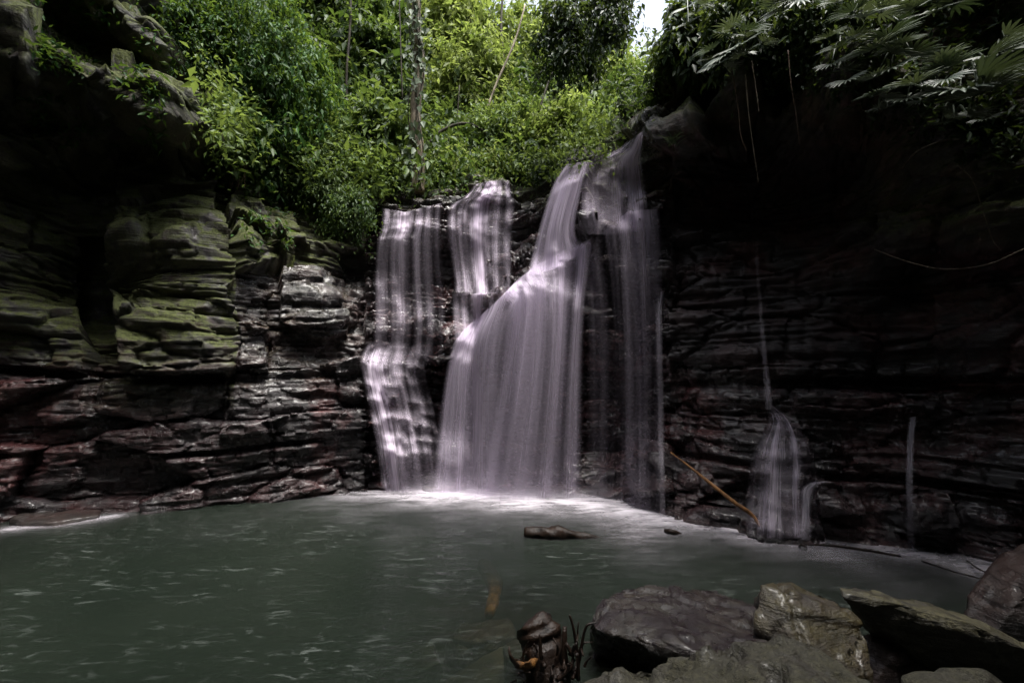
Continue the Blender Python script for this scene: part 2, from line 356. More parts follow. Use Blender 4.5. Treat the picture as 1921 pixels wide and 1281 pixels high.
# bedding planes and fracture blocks
def worley(u, v, seed, jv=.5):
    iu, iv = np.floor(u).astype(np.int64), np.floor(v).astype(np.int64)
    f1 = np.full(u.shape, 9.0); f2 = np.full(u.shape, 9.0); id1 = np.zeros(u.shape, np.int64); z0 = np.zeros(u.shape, np.int64)
    for du in (-1, 0, 1):
        for dv in (-1, 0, 1):
            a, b = iu + du, iv + dv
            x = a + .5 + .9 * (hash3(a, b, z0, seed) - .5); y = b + .5 + jv * (hash3(a, b, z0, seed + 1) - .5)
            d = np.maximum(np.abs(u - x) * .55 + .2 * np.hypot(u - x, v - y), np.abs(v - y)) + .15 * np.hypot(u - x, v - y)
            c = d < f1; f2 = np.where(c, f1, np.minimum(f2, d)); id1 = np.where(c, (a + 500) * 1000 + b + 100, id1); f1 = np.where(c, d, f1)
    return id1, f2 - f1
S = PH * 7.5
zb = Z + 0.012 * P0[..., 0] + 0.12 * vn(P0 * .4, 11) + 0.012 * vn(P0 * 2.2, 12)
wu = S + .16 * vn(P0 * 1.3, 21) + .05 * vn(P0 * 5, 22)
fb = falls > .5
zt = zb * .9 + (R0 - 8.5) * .3
idL, eL = worley(np.where(fb, wu / .75, wu / 1.15), np.where(fb, zb / .5, zt / .66), 3, .7)
idM, eM = worley(wu / .46 + 31, (zb * .85 + R0 * .4) / .25 + 7, 13, .8)
idS, eS = worley(wu / .19 + 57, (zb * .85 + R0 * .4) / .105 + 3, 23, .9)
rndS = hash3(idS, np.zeros_like(idS), np.zeros_like(idS), 12)
rndL = hash3(idL, np.zeros_like(idL), fb.astype(np.int64), 9); rndM = hash3(idM, np.zeros_like(idM), np.zeros_like(idM), 10)
tl = hash3(idL, np.zeros_like(idL) + 3, np.zeros_like(idL), 19) - .5
rightw = sstep(1240, 1330, PXs)
off = (rndL - .5) * (.38 + .14 * falls - .18 * rightw) + (rndM - .5) * (.15 + .10 * falls - .05 * rightw) + (rndS - .5) * .05 + tl * .10 * np.sin(wu * 1.7 + 6 * rndL)
off -= .09 * np.exp(-eL / .05) + .03 * np.exp(-eM / .06) + .012 * np.exp(-eS / .08)
bounds = np.array([0.30, 0.84, 1.40, 1.93, 2.62, 3.1, 3.85, 4.5, 5.3, 6.2]); camp = np.array([.06, .17, .05, .36, .06, .14, .08, .12, .09, .09])
for bz, ca in zip(bounds, camp):
    e = np.abs(zb - bz); off -= ca * np.exp(-(e / (.022 + .10 * ca)) ** 2) * sstep(-.25, .35, vn(P0 * .8, int(bz * 100))) if ca < .3 else ca * np.exp(-(e / .06) ** 2) * (.35 + .65 * sstep(-.3, .2, vn(P0 * .6, 33))) * (1 - falls)
# thin lamination and weathering
lam = vn(np.stack((S * .35, zb * 17, S * 0 + 3.1), -1), 41); lam2 = vn(np.stack((S * .9, zb * 38, S * 0 + 7.1), -1), 42)
ls = .5 + .5 * sstep(-.4, .4, vn(P0 * .7, 43))
off += (.022 * np.sign(lam) * np.abs(lam) ** .6 + .011 * lam2) * ls * (1.25 + 1.0 * rightw) + .09 * fbm(P0 * 1.3, 44, 4) + .02 * fbm(P0 * 9, 45, 2)
off = off * (rock * front + (1 - front) * .6)
hst = .19 + .05 * hash3(np.floor(wu / .5).astype(np.int64), np.zeros_like(idL), np.zeros_like(idL), 77)
ph_ = hash3(np.floor(wu / .33 + .4 * vn(P0 * 3, 78)).astype(np.int64), np.zeros_like(idL), np.zeros_like(idL), 79)
zst = (zb / hst + ph_); zst = zst - np.floor(zst)
stair = sstep(672, 690, PXs) * (1 - sstep(830, 860, PXs)) * sstep(630, 660, PYs) * front
off += (zst - .5) * (.15 * stair + .08 * falls + .07 * falls * (1 - sstep(950, 1000, PXs)))
# shaped masses seen in the photo
wx = PXs + 9 * vn(P0 * 2.5, 51) + 4 * vn(P0 * 7, 52); wy = PYs + 7 * vn(P0 * 2.5, 53) + 3 * vn(P0 * 7, 54)
feats = [([(238, 300), (330, 330), (398, 360), (420, 450), (436, 600), (440, 700), (238, 700)], .32),
         ([(165, 135), (250, 160), (372, 205), (388, 255), (345, 262), (250, 222), (172, 205)], .35),
         ([(150, -60), (205, -10), (300, 78), (312, 108), (262, 98), (180, 45), (130, -60)], .3),
         ([(-60, -60), (10, -60), (30, 20), (80, 95), (84, 148), (40, 128), (-60, 40)], .4),
         ([(60, 250), (140, 245), (150, 300), (80, 320), (-60, 330), (-60, 260)], .3),
         ([(430, 378), (482, 378), (500, 440), (430, 442)], .35), ([(482, 385), (545, 398), (568, 440), (580, 472), (502, 440)], .22),
         ([(436, 442), (522, 442), (556, 470), (550, 512), (436, 512)], .4), ([(526, 528), (600, 530), (640, 582), (652, 628), (600, 640), (526, 604)], .35),
         ([(440, 610), (492, 610), (502, 692), (440, 692)], .22), ([(148, 445), (234, 440), (238, 700), (148, 700)], -.55),
         ([(415, 700), (700, 690), (705, 800), (415, 815)], .12), ([(0, 725), (150, 720), (150, 790), (0, 800)], .12),
         ([(1195, 212), (1320, 212), (1345, 262), (1290, 292), (1190, 288)], .45), ([(1340, 265), (1420, 255), (1400, 285), (1330, 290)], .25),
         ([(1650, 400), (1990, 378), (1990, 468), (1650, 480)], .14), ([(1750, 560), (1990, 500), (1990, 722), (1762, 716)], .18),
         ([(1700, 268), (1990, 255), (1990, 330), (1720, 330)], .10), ([(1490, 742), (1760, 742), (1760, 775), (1490, 775)], .18),
         ([(1075, 308), (1120, 306), (1118, 450), (1108, 460), (1070, 430)], .35), ([(1095, 395), (1180, 385), (1185, 440), (1100, 452)], .25), ([(1172, 392), (1240, 390), (1240, 440), (1180, 450)], .25),
         ([(1440, 800), (1500, 795), (1524, 850), (1545, 1010), (1385, 1010), (1415, 850)], .12), ([(1425, 850), (1512, 850), (1530, 1010), (1400, 1010)], .1), ([(1440, 880), (1500, 880), (1512, 1010), (1420, 1010)], .08), ([(1222, 540), (1262, 538), (1262, 552), (1222, 554)], .15), ([(1690, 768), (1735, 766), (1735, 784), (1690, 786)], .15), ([(1530, 900), (1610, 905), (1615, 960), (1540, 970)], .3),
         ([(1690, 925), (1780, 930), (1800, 985), (1700, 985)], .3), ([(940, 645), (1010, 640), (1010, 700), (935, 705)], .25)]
for poly, amt in feats:
    off = off + np.where(inpoly(wx, wy, poly) & front, amt, 0.0)
# forest slope roughness
off += (1 - rock) * front * (.35 * fbm(P0 * .6, 61, 4))
RR = R0 - off
gr = np.gradient(P0, axis=0); gc = np.gradient(P0, axis=1)
NN = np.cross(gc, gr); NN /= np.linalg.norm(NN, axis=-1, keepdims=True) + 1e-9
inw = np.stack((-np.sin(PH), -np.cos(PH), 0 * PH), -1)
NN *= np.sign((NN * inw).sum(-1, keepdims=True) + 1e-9)
NN = NN * .75 + inw * .35; NN[..., 2] *= sstep(.1, .8, Z); NN /= np.linalg.norm(NN, axis=-1, keepdims=True)
P = P0 + NN * off[..., None]
NR, NC = PH.shape
Pf = P.reshape(-1, 3)
idx = np.arange(NR * NC).reshape(NR, NC)
quads = np.stack((idx[:-1, :-1], idx[1:, :-1], idx[1:, 1:], idx[:-1, 1:]), -1).reshape(-1, 4)[:, ::-1]
# openings to the sky above the ridge; unseen walls kept tall to shade the pool
zmax = np.interp(np.degrees(phis), [-180, -60, -40, -8, -5, 0, 4, 8, 11, 14, 17.5, 19.5, 24, 52, 64, 80], [20, 18, 15, 17, 14.8, 14.8, 16, 14.5, 12, 9.4, 8.9, 8.8, 9, 9, 14, 20])
fcen_z = Z[:-1, :-1].ravel(); fcol = np.tile(np.arange(NC - 1), NR - 1)
keep = fcen_z < zmax[fcol]
# rock attributes: moss, wetness, redness
gx, gy = PXs, PYs
leftc = 1 - sstep(640, 700, gx)
hm = sstep(1.9, 2.6, Z) + .55 * sstep(1.3, 1.9, Z) * sstep(.0, .35, vn(P0 * .8, 71))
moss = leftc * np.clip(hm, 0, 1) * .95
moss = np.where((gx > 440) & (gx < 700) & (gy > 515), moss * .12, moss)
moss = np.maximum(moss, sstep(1560, 1680, gx) * sstep(210, 260, gy) * (1 - sstep(420, 470, gy)) * .75)
moss = np.maximum(moss, sstep(1200, 1300, gx) * (1 - sstep(180, 330, gy)) * .8)
moss = np.maximum(moss, (1 - sstep(330, 420, gy)) * falls * .7)
moss = np.where(front, moss, .8 * sstep(2, 4, Z))
wet = np.clip(1 - sstep(1.9, 2.6, Z) * (1 - falls), 0, 1); wet = np.where((gx > 440) & (gx < 700) & (gy > 515), .8, wet)
wet = np.maximum(wet, .35)
red = .35 + .65 * sstep(.0, .4, vn(P0 * .75, 72)) * (1 - sstep(2.2, 3.5, Z) * (1 - falls) * leftc); red = np.maximum(red, .8 * sstep(1450, 1650, gx))  # reddish rock; red lightened to stand in for light at far right
att = np.stack((moss, wet, red), -1).reshape(-1, 3)
cell = idL + fb * 10000000
fsoil = soil[:-1, :-1].ravel(); ffront = front[:-1, :-1].ravel()
fx = PXs[:-1, :-1].ravel(); fcell = cell[:-1, :-1].ravel(); fy = PYs[:-1, :-1].ravel()
def sub(mask, name, mat, parent=None):
    q = quads[mask & keep]; u, inv = np.unique(q, return_inverse=True)
    return mesh_obj(name, Pf[u], inv.reshape(-1, 4), mat, parent, {'rock': att[u]})
back = ~ffront
o = sub(back, 'unseen_shade_wall', M['cliff']); tag(o, kind='structure')  # unseen gorge sides, raised and tilted inward to block the sky
o = sub(ffront & fsoil, 'forest_slope', M['soil']); tag(o, kind='structure')
rk = ffront & ~fsoil
zones = [('left_cliff', rk & (fx < 690)), ('waterfall_rock_face', rk & (fx >= 690) & (fx < 1240)), ('right_cliff', rk & (fx >= 1240))]
for zname, zm in zones:
    ids, cnt = np.unique(fcell[zm & keep & (fy > -40) & (fy < 1010) & (fx > -40) & (fx < 1960)], return_counts=True)
    sel = ids[(cnt > 260)]
    sel = sel[np.argsort(-cnt[np.isin(ids, sel)])][:140]
    base = sub(zm & ~np.isin(fcell, sel), zname, M['cliff']); tag(base, kind='structure')
    for cid in sel:
        sub(zm & (fcell == cid), 'rock_block', M['cliff'], base)
tri_keep = quads[keep & ffront]
BVH = BVHTree.FromPolygons(Pf.tolist(), tri_keep.tolist())
def hit(px, py, default=None):
    d = FW + (px - CX) / F * RT + (CY - py) / F * UP; d = d / np.linalg.norm(d)
    h = BVH.ray_cast(Vector(CAM), Vector(d), 60)
    if h[0] is None: return default, None
    return np.array(h[0]), np.array(h[1])

# ------------------------------------------------------------------ pool
xs = np.linspace(-12, 10, 160); ys = np.linspace(-9, 11, 150)
X, Y = np.meshgrid(xs, ys)
def gridobj(name, X, Y, Zg, mat, attrs=None):
    nr, nc = X.shape; ii = np.arange(nr * nc).reshape(nr, nc)
    q = np.stack((ii[:-1, :-1], ii[:-1, 1:], ii[1:, 1:], ii[1:, :-1]), -1).reshape(-1, 4)
    return mesh_obj(name, np.stack((X, Y, Zg), -1).reshape(-1, 3), q, mat, None, attrs)
shore = sstep(.2, 1.3, X + .5 * (1.6 - Y)) * (1 - sstep(2.6, 4.2, Y)); back_ = 1 - sstep(.6, 2.0, Y)
shoal = np.exp(-((X + .05) / .85) ** 2 - ((Y - 3.75) / 1.15) ** 2)
bz = -1.3 + 1.28 * np.maximum(np.maximum(shore, back_ * .98), shoal * .8) + .12 * fbm(np.stack((X, Y, X * 0), -1) * 1.2, 81, 3)
clear = .08 + .44 * sstep(-1.0, -.2, bz)
o = gridobj('pool_water', X, Y, X * 0, M['water'], {'clear': np.repeat(clear.reshape(-1, 1), 3, 1)}); tag(o, kind='structure')
o = gridobj('pool_bed', X, Y, bz, M['bed']); tag(o, kind='structure')
# foam where the falls strike the pool
fxs = np.linspace(-7.4, 5.6, 300); fys = np.linspace(3.6, 8.4, 130); X, Y = np.meshgrid(fxs, fys)
lines = [([(728, 922), (760, 923), (860, 930), (960, 940), (1090, 948), (1250, 975)], .92, .78), ([(1250, 975), (1330, 985), (1450, 1008), (1530, 1012)], .9, .6), ([(1530, 1015), (1650, 1030), (1720, 1040), (1810, 1060)], .6, .5), ([(20, 994), (100, 986), (210, 971)], .62, .2)]
dens = np.zeros(X.shape)
for pl, amp, rad in lines:
    w = [onwater(*p)[:2] for p in pl]
    for a, b in zip(w[:-1], w[1:]):
        ab = b - a; tt = np.clip(((X - a[0]) * ab[0] + (Y - a[1]) * ab[1]) / (ab @ ab), 0, 1)
        dd = np.hypot(X - a[0] - tt * ab[0], Y - a[1] - tt * ab[1]) * (1 + .35 * vn(np.stack((X, Y, X * 0), -1) * 1.4, 83))
        dens = np.maximum(dens, amp * (.5 * np.exp(-(dd / (.6 * rad)) ** 2) + .5 * np.exp(-dd / (.75 * rad))))
o = gridobj('foam', X, Y, .012 + .03 * dens + .012 * fbm(np.stack((X, Y, X * 0), -1) * 3, 85, 3) * dens, M['foam'], {'dens': np.repeat(dens.reshape(-1, 1), 3, 1)})
tag(o, 'white churned foam spreading on the pool below the falls', 'foam', kind='stuff')

# ------------------------------------------------------------------ falling water
def curve_pts(c, u):
    c = np.array(c, float); l = np.concatenate(([0], np.cumsum(np.linalg.norm(np.diff(c, axis=0), axis=1)))); l /= l[-1]
    return np.stack((np.interp(u, l, c[:, 0]), np.interp(u, l, c[:, 1])), -1)
def stream(label, curves, dens, ncol, nrow, udens=None, layers=2, gap=.05, edge=.12, seed=0, streak=.7, free=True, mat='fall', bright=1.0):
    """curves: edges across the flow from lip to foot; the sheet hangs from the lip and clears the rock under it"""
    u = np.linspace(0, 1, ncol); C = np.array([curve_pts(c, u) for c in curves])       # (k,ncol,2)
    kk = len(curves); v = np.linspace(0, kk - 1, nrow); G = np.zeros((nrow, ncol, 2))
    for i in range(ncol): G[:, i] = catmull(C[:, i], nrow)
    root = None; vv = np.linspace(0, 1, nrow)
    parts = []
    for L in range(layers):
        D = np.zeros((nrow, ncol)); last = np.full(ncol, 99.0)
        jit = vn(np.stack((u * ncol * .13, u * 0 + L * 5.3, u * 0), -1), seed + 3) * .03
        for r in range(nrow):
            for i in range(ncol):
                h, _ = hit(G[r, i, 0], min(G[r, i, 1], 1000))
                d = (h - CAM) @ FW if h is not None else last[i]
                d -= gap + .05 * L
                if last[i] < 98:
                    d = min(d, last[i] + (.0 if free else .02)); 
                D[r, i] = d; last[i] = d
        Draw = D.copy()
        for _ in range(7):
            D[1:-1] = np.minimum(D[1:-1], .25 * D[:-2] + .5 * D[1:-1] + .25 * D[2:])
            D[:, 1:-1] = .25 * D[:, :-2] + .5 * D[:, 1:-1] + .25 * D[:, 2:]
        D += jit[None]
        tread = np.zeros_like(Draw); tread[1:] = sstep(.006, .05, Draw[:-1] - Draw[1:]); tread[:-1] = np.maximum(tread[:-1], tread[1:] * .8); tread[:, 1:-1] = .25 * tread[:, :-2] + .5 * tread[:, 1:-1] + .25 * tread[:, 2:]
        V = np.zeros((nrow, ncol, 3))
        for r in range(nrow):
            for i in range(ncol):
                V[r, i] = at(G[r, i, 0], G[r, i, 1], D[r, i])
        under = sstep(-.03, .02, V[..., 2]); V[..., 2] = np.maximum(V[..., 2], -.03 - .009 * L - .0017 * seed + .002 * V[..., 1] * 0)
        dv = np.interp(vv, np.linspace(0, 1, len(dens)), dens)[:, None]
        du = np.interp(u, np.linspace(0, 1, len(udens)), udens)[None] if udens else 1.0
        ed = sstep(0, edge, u) * sstep(0, edge, 1 - u)
        s1 = vn(np.stack(np.broadcast_arrays(u[None] * ncol * .16, vv[:, None] * 1.3, np.float64(L * 9.1)), -1), seed)
        s2 = vn(np.stack(np.broadcast_arrays(u[None] * ncol * .45, vv[:, None] * 2.2, np.float64(L * 4.1)), -1), seed + 1)
        de = dv * du * ed[None] * np.clip(1 - streak * (.5 - .5 * s1) - streak * .35 * (.5 - .5 * s2), .03, 1.2) * bright
        if mat == 'strand': de = de * (.85 + .35 * tread)
        de = de * under
        ii = np.arange(nrow * ncol).reshape(nrow, ncol)
        q = np.stack((ii[:-1, :-1], ii[:-1, 1:], ii[1:, 1:], ii[1:, :-1]), -1).reshape(-1, 4)
        uv = np.stack(np.broadcast_arrays(u[None] * ncol / 60.0 + L * .37 + seed, vv[:, None] * 2.0), -1).reshape(-1, 2)
        if root is None:
            b = V[-1].mean(0); root = empty('waterfall', b, label, 'waterfall')
        mesh_obj('water_veil', V.reshape(-1, 3), q, M[mat], root, {'dens': np.repeat(np.clip(de, 0, 1.5).reshape(-1, 1), 3, 1)}, True, uv)
    return root
stream('left lilac curtain of water falling over the upper left ledge', [[(716, 390), (760, 398), (832, 380)], [(712, 430), (760, 430), (830, 415)], [(703, 462), (745, 455), (830, 450)], [(698, 520), (760, 540), (835, 510)], [(698, 600), (765, 615), (840, 590)], [(690, 690), (760, 700), (835, 680)]], [1.2, 1.3, 1.3, .8, .5, .36, .26, .18, .12, .0], 80, 60, [.1, 1.3, .9, .15, 1.4, 1.2, .5, .08, 1.0, .1, .6, .05, .3, .05], 3, seed=1, mat='strand', streak=1.0)
stream('narrow white cascade tumbling down small rock steps at the far left', [[(686, 640), (745, 640), (815, 640)], [(674, 680), (720, 688), (800, 690)], [(684, 735), (735, 745), (812, 750)], [(696, 790), (745, 795), (822, 800)], [(706, 850), (755, 850), (830, 850)], [(716, 923), (770, 923), (838, 923)]], [.0, .7, .95, .95, 1.0, .95, .95], 60, 60, [.7, 1.5, 1.3, .8, .3, .6, .12, .5, .1, .4], 3, seed=2, mat='strand', streak=.9, free=False)
stream('bright middle cascade between the trunk and the dark rock', [[(890, 346), (920, 340), (957, 338)], [(868, 370), (910, 364), (962, 366)], [(838, 392), (900, 384), (968, 384)], [(838, 450), (900, 450), (962, 450)], [(850, 540), (905, 545), (960, 540)], [(845, 562), (900, 556), (950, 548)], [(850, 645), (890, 632), (935, 590)]], [1.6, 1.7, 1.4, 1.1, .95, .85, .9, .8, .6], 70, 70, [.1, .6, .1, .7, .2, 1.4, 1.4, .9, .15, .5, .1, .7, .2], 3, seed=3, mat='strand', streak=.9, free=False)
stream('spreading plume dropping from the highest lip onto the slanted ledge', [[(1060, 309), (1085, 305), (1108, 302)], [(1035, 350), (1068, 350), (1095, 345)], [(1012, 420), (1045, 430), (1080, 430)], [(985, 520), (1040, 505), (1100, 470)]], [1.3, 1.2, 1.1, .95, .85], 56, 46, [.6, 1, .9, .7], 3, seed=4)
stream('thin chute running down the highest rock beside the dark overhang', [[(1182, 262), (1207, 246)], [(1150, 284), (1207, 274)], [(1100, 303), (1150, 305), (1207, 300)], [(1088, 350), (1150, 350), (1214, 350)], [(1090, 440), (1150, 440), (1222, 430)]], [1.5, 1.5, 1.4, 1.0, .85, .7], 60, 46, [.35, .5, .35, .8, .9, .5], 2, seed=5, free=False)
LIP = [(846, 655), (868, 628), (900, 602), (935, 570), (968, 537), (1005, 508), (1050, 486), (1085, 470), (1118, 450)]
stream('left flank of the main veil, bright at its rounded shoulder', [[(x + 6, y - 16) for x, y in LIP[:5]], LIP[:5], [(834, 700), (862, 674), (895, 650), (930, 640), (945, 640)], [(820, 790), (860, 775), (905, 770), (940, 770)], [(800, 934), (850, 937), (900, 940), (945, 943)]], [.0, 1.0, 1.5, 1.3, 1.1, .95, .85, .75, .66, .6, .56], 62, 70, [.4, 1.0, .9, 1.05, .7, .4], 3, seed=6, gap=.07, edge=.16, streak=.9)
stream('wide grey main veil falling from the slanted ledge to the pool', [[(x + 6, y - 16) for x, y in LIP[3:]], LIP[3:], [(952, 598), (985, 570), (1030, 540), (1075, 515), (1112, 492)], [(925, 740), (970, 725), (1040, 695), (1098, 640)], [(890, 938), (950, 943), (1020, 947), (1096, 952)]], [.0, .9, 1.45, 1.35, 1.15, .98, .85, .75, .66, .6, .56], 96, 70, [.5, 1.0, .75, 1.0, 1.05, .7, .85, .45], 3, seed=46, gap=.07, edge=.12, streak=.95)
stream('rounded bright shoulder of water tumbling off the inner ledge of the main fall', [[(948, 575), (985, 540), (1030, 532), (1070, 545)], [(930, 610), (970, 580), (1030, 575), (1080, 580)], [(918, 690), (965, 680), (1030, 680), (1085, 680)], [(908, 860), (960, 860), (1030, 860), (1085, 860)]], [.1, .9, .8, .5, .3, .18, .0], 60, 40, [.3, .9, .6, 1.0, .5], 2, seed=26, gap=.16, edge=.3, streak=.9)
stream('thin airy veil of spray blowing left in front of the main fall', [[(880, 612), (940, 572), (1000, 520), (1075, 480)], [(845, 680), (910, 640), (975, 610), (1060, 560)], [(812, 790), (885, 780), (960, 770), (1060, 760)], [(780, 932), (870, 940), (960, 946), (1070, 950)]], [.0, .32, .36, .34, .3, .3, .34], 90, 50, [.3, .8, 1, .9, .5], 2, seed=16, gap=.22, edge=.3, streak=.8)
stream('faint thread curtain hanging over the dark hollow right of the main veil', [[(1085, 470), (1150, 420), (1180, 395), (1240, 392)], [(1095, 560), (1150, 520), (1190, 480), (1245, 470)], [(1100, 700), (1150, 700), (1190, 700), (1245, 700)], [(1095, 950), (1150, 958), (1190, 965), (1245, 974)]], [1.2, .85, .65, .5, .38, .3], 80, 50, [.2, .3, .35, .8, .9, .4], 2, seed=7, streak=1.0)
stream('low mist of spray drifting over the foam at the foot of the falls', [[(705, 880), (800, 878), (960, 892), (1110, 905), (1240, 935)], [(695, 905), (800, 905), (960, 920), (1110, 932), (1250, 960)], [(690, 928), (800, 932), (960, 948), (1110, 960), (1265, 985)]], [.0, .14, .34, .5], 70, 16, [.25, .7, .9, .8, .6, .25], 2, seed=36, mat='jet', gap=.3, edge=.25, streak=.5)
stream('thin single jet arcing into the pool right of the falls', [[(1236, 548), (1246, 546)], [(1229, 600), (1243, 600)], [(1232, 760), (1246, 760)], [(1236, 968), (1250, 970)]], [.55, .4, .28, .2], 8, 30, None, 2, seed=8, mat='jet', edge=.4, streak=.3, gap=.08)
stream('long hair-thin trickle down the black right cliff', [[(1408, 395), (1416, 395)], [(1424, 600), (1433, 600)], [(1434, 768), (1452, 768)]], [.12, .3, .45], 8, 30, None, 2, seed=9, mat='jet', edge=.4, streak=.3, gap=.08)
stream('fan of water splashing over the rounded boulder on the right', [[(1438, 762), (1454, 760)], [(1438, 796), (1466, 788), (1496, 796)], [(1408, 850), (1465, 838), (1530, 850)], [(1395, 920), (1460, 920), (1540, 920)], [(1388, 1005), (1460, 1010), (1545, 1008)]], [.6, 1.2, 1.2, .9, .75, .7], 64, 40, [.3, .6, 1.0, .5, .8, .4, .5], 2, seed=10, mat='strand', edge=.3, streak=1.0, free=False)
stream('short jet curling off a brown rock at the right shore', [[(1512, 906), (1556, 902)], [(1502, 920), (1530, 916)], [(1502, 960), (1522, 960)], [(1498, 1012), (1524, 1014)]], [.5, .6, .5, .35], 16, 24, None, 2, seed=11, mat='jet', edge=.25, streak=.4, free=False, gap=.08)
stream('slender jet dropping from a ledge near the right edge', [[(1704, 783), (1722, 780)], [(1700, 830), (1716, 830)], [(1698, 930), (1714, 935)], [(1700, 1030), (1718, 1032)]], [.75, .6, .25, .05], 10, 24, None, 2, seed=12, mat='jet', edge=.35, streak=.3, gap=.08)

# ------------------------------------------------------------------ leaves
def leaves(C, dirs, nrm, length, width, tint, mb, fold=.25):
    """kite leaves folded on the midrib: C base points, dirs unit, nrm unit"""
    n = len(C); side = np.cross(dirs, nrm); side /= np.linalg.norm(side, axis=1)[:, None] + 1e-9
    nr = np.cross(side, dirs); L = length[:, None]; Wd = width[:, None]
    a = C; m = C + dirs * L * .45; b = C + dirs * L - nr * L * .12
    l = m + side * Wd * .5 + nr * Wd * fold; r = m - side * Wd * .5 + nr * Wd * fold
    V = np.stack((a, l, b, r), 1).reshape(-1, 3); i = np.arange(n) * 4
    Fc = np.concatenate((np.stack((i, i + 2, i + 1), 1), np.stack((i, i + 3, i + 2), 1)))
    mb.add(V, Fc, np.repeat(tint, 4, 0))
def unit(a): return a / (np.linalg.norm(a, axis=-1, keepdims=True) + 1e-9)
def crown(mb, c, rad, nclump, per, ls, seed, droop=.5, shell=.55, tmu=.5, csize=.3, aspect=.42):
    g = np.random.default_rng(seed); c = np.array(c); rad = np.array(rad)
    d = unit(g.normal(size=(nclump, 3))); rr = (shell + (1 - shell) * g.random((nclump, 1))) * (1 + .45 * vn(d * 1.7 + seed, 5)[:, None])
    cc = c + d * rr * rad
    for i in range(nclump):
        m = int(per * 1.9 * (.5 + g.random())); cs = csize * (.6 + .8 * g.random())
        tw = unit(d[i] + g.normal(size=3) * .6 - np.array((0, 0, droop * .6)))
        tpos = g.random((m, 1)); pos = cc[i] + tw * (tpos - .5) * cs * 2 + g.normal(size=(m, 3)) * cs * .33 * np.array((1, 1, .7)) - np.array((0, 0, 1)) * tpos ** 2 * cs * droop
        dr = unit(tw * .5 + g.normal(size=(m, 3)) * .8 + np.array((0, 0, -droop)))
        nr = unit(g.normal(size=(m, 3)) * .55 + np.array((0, -.15, 1.0)) + d[i] * .5)
        le = ls * .66 * g.choice((.8, 1.0, 1.0, 1.35)) * (.55 + .9 * g.random(m)); ct = np.clip(tmu + g.normal() * .22, 0, 1)
        tint = np.stack((np.clip(ct + g.normal(size=m) * .2, 0, 1), np.full(m, g.random()), g.random(m)), 1)
        leaves(pos, dr, nr, le, le * aspect * (.8 + .4 * g.random(m)), tint, mb)
    return cc
def bush(name, label, px, py, d, rxp, ryp, nclump, ls, mat, seed, cat='bush', per=34, droop=.5, tmu=.5, base=None, trunk_r=.04, csize=.3, aspect=.42, bark='bark_dark', depthf=.8, shell=.5, group=None):
    c = at(px, py, d); rx = rxp / F * d; rz = ryp / F * d
    b = np.array(base) if base is not None else c + np.array((0, .25 * rx, -rz * 1.05))
    root = empty(name, b, label, cat, group)
    mb = MB(); cc = crown(mb, c, (rx, min(rx, rz) * depthf, rz), nclump, per, ls, seed, droop, shell, tmu, csize, aspect); mb.build('crown' if cat == 'tree' else 'foliage', M[mat], root, False)
    t = MB(); g = random.Random(seed)
    fork = b * .45 + c * .55 + np.array((g.uniform(-.1, .1), 0, 0))
    tube(t, [b, b * .7 + c * .3 + np.array((g.uniform(-.1, .1), 0, 0)), fork], trunk_r * 1.3, trunk_r * .9, 7)
    for i in range(min(nclump, 26)):
        e = cc[i * max(1, nclump // 26) % nclump]; mid = (fork + e) / 2 + np.array((g.uniform(-.15, .15), g.uniform(-.1, .1), .12 * rz))
        tube(t, [fork, mid, e], trunk_r * .45, trunk_r * .12, 4, n=6)
    t.build('trunk' if cat == 'tree' else 'stem', M[bark], root)
    return root
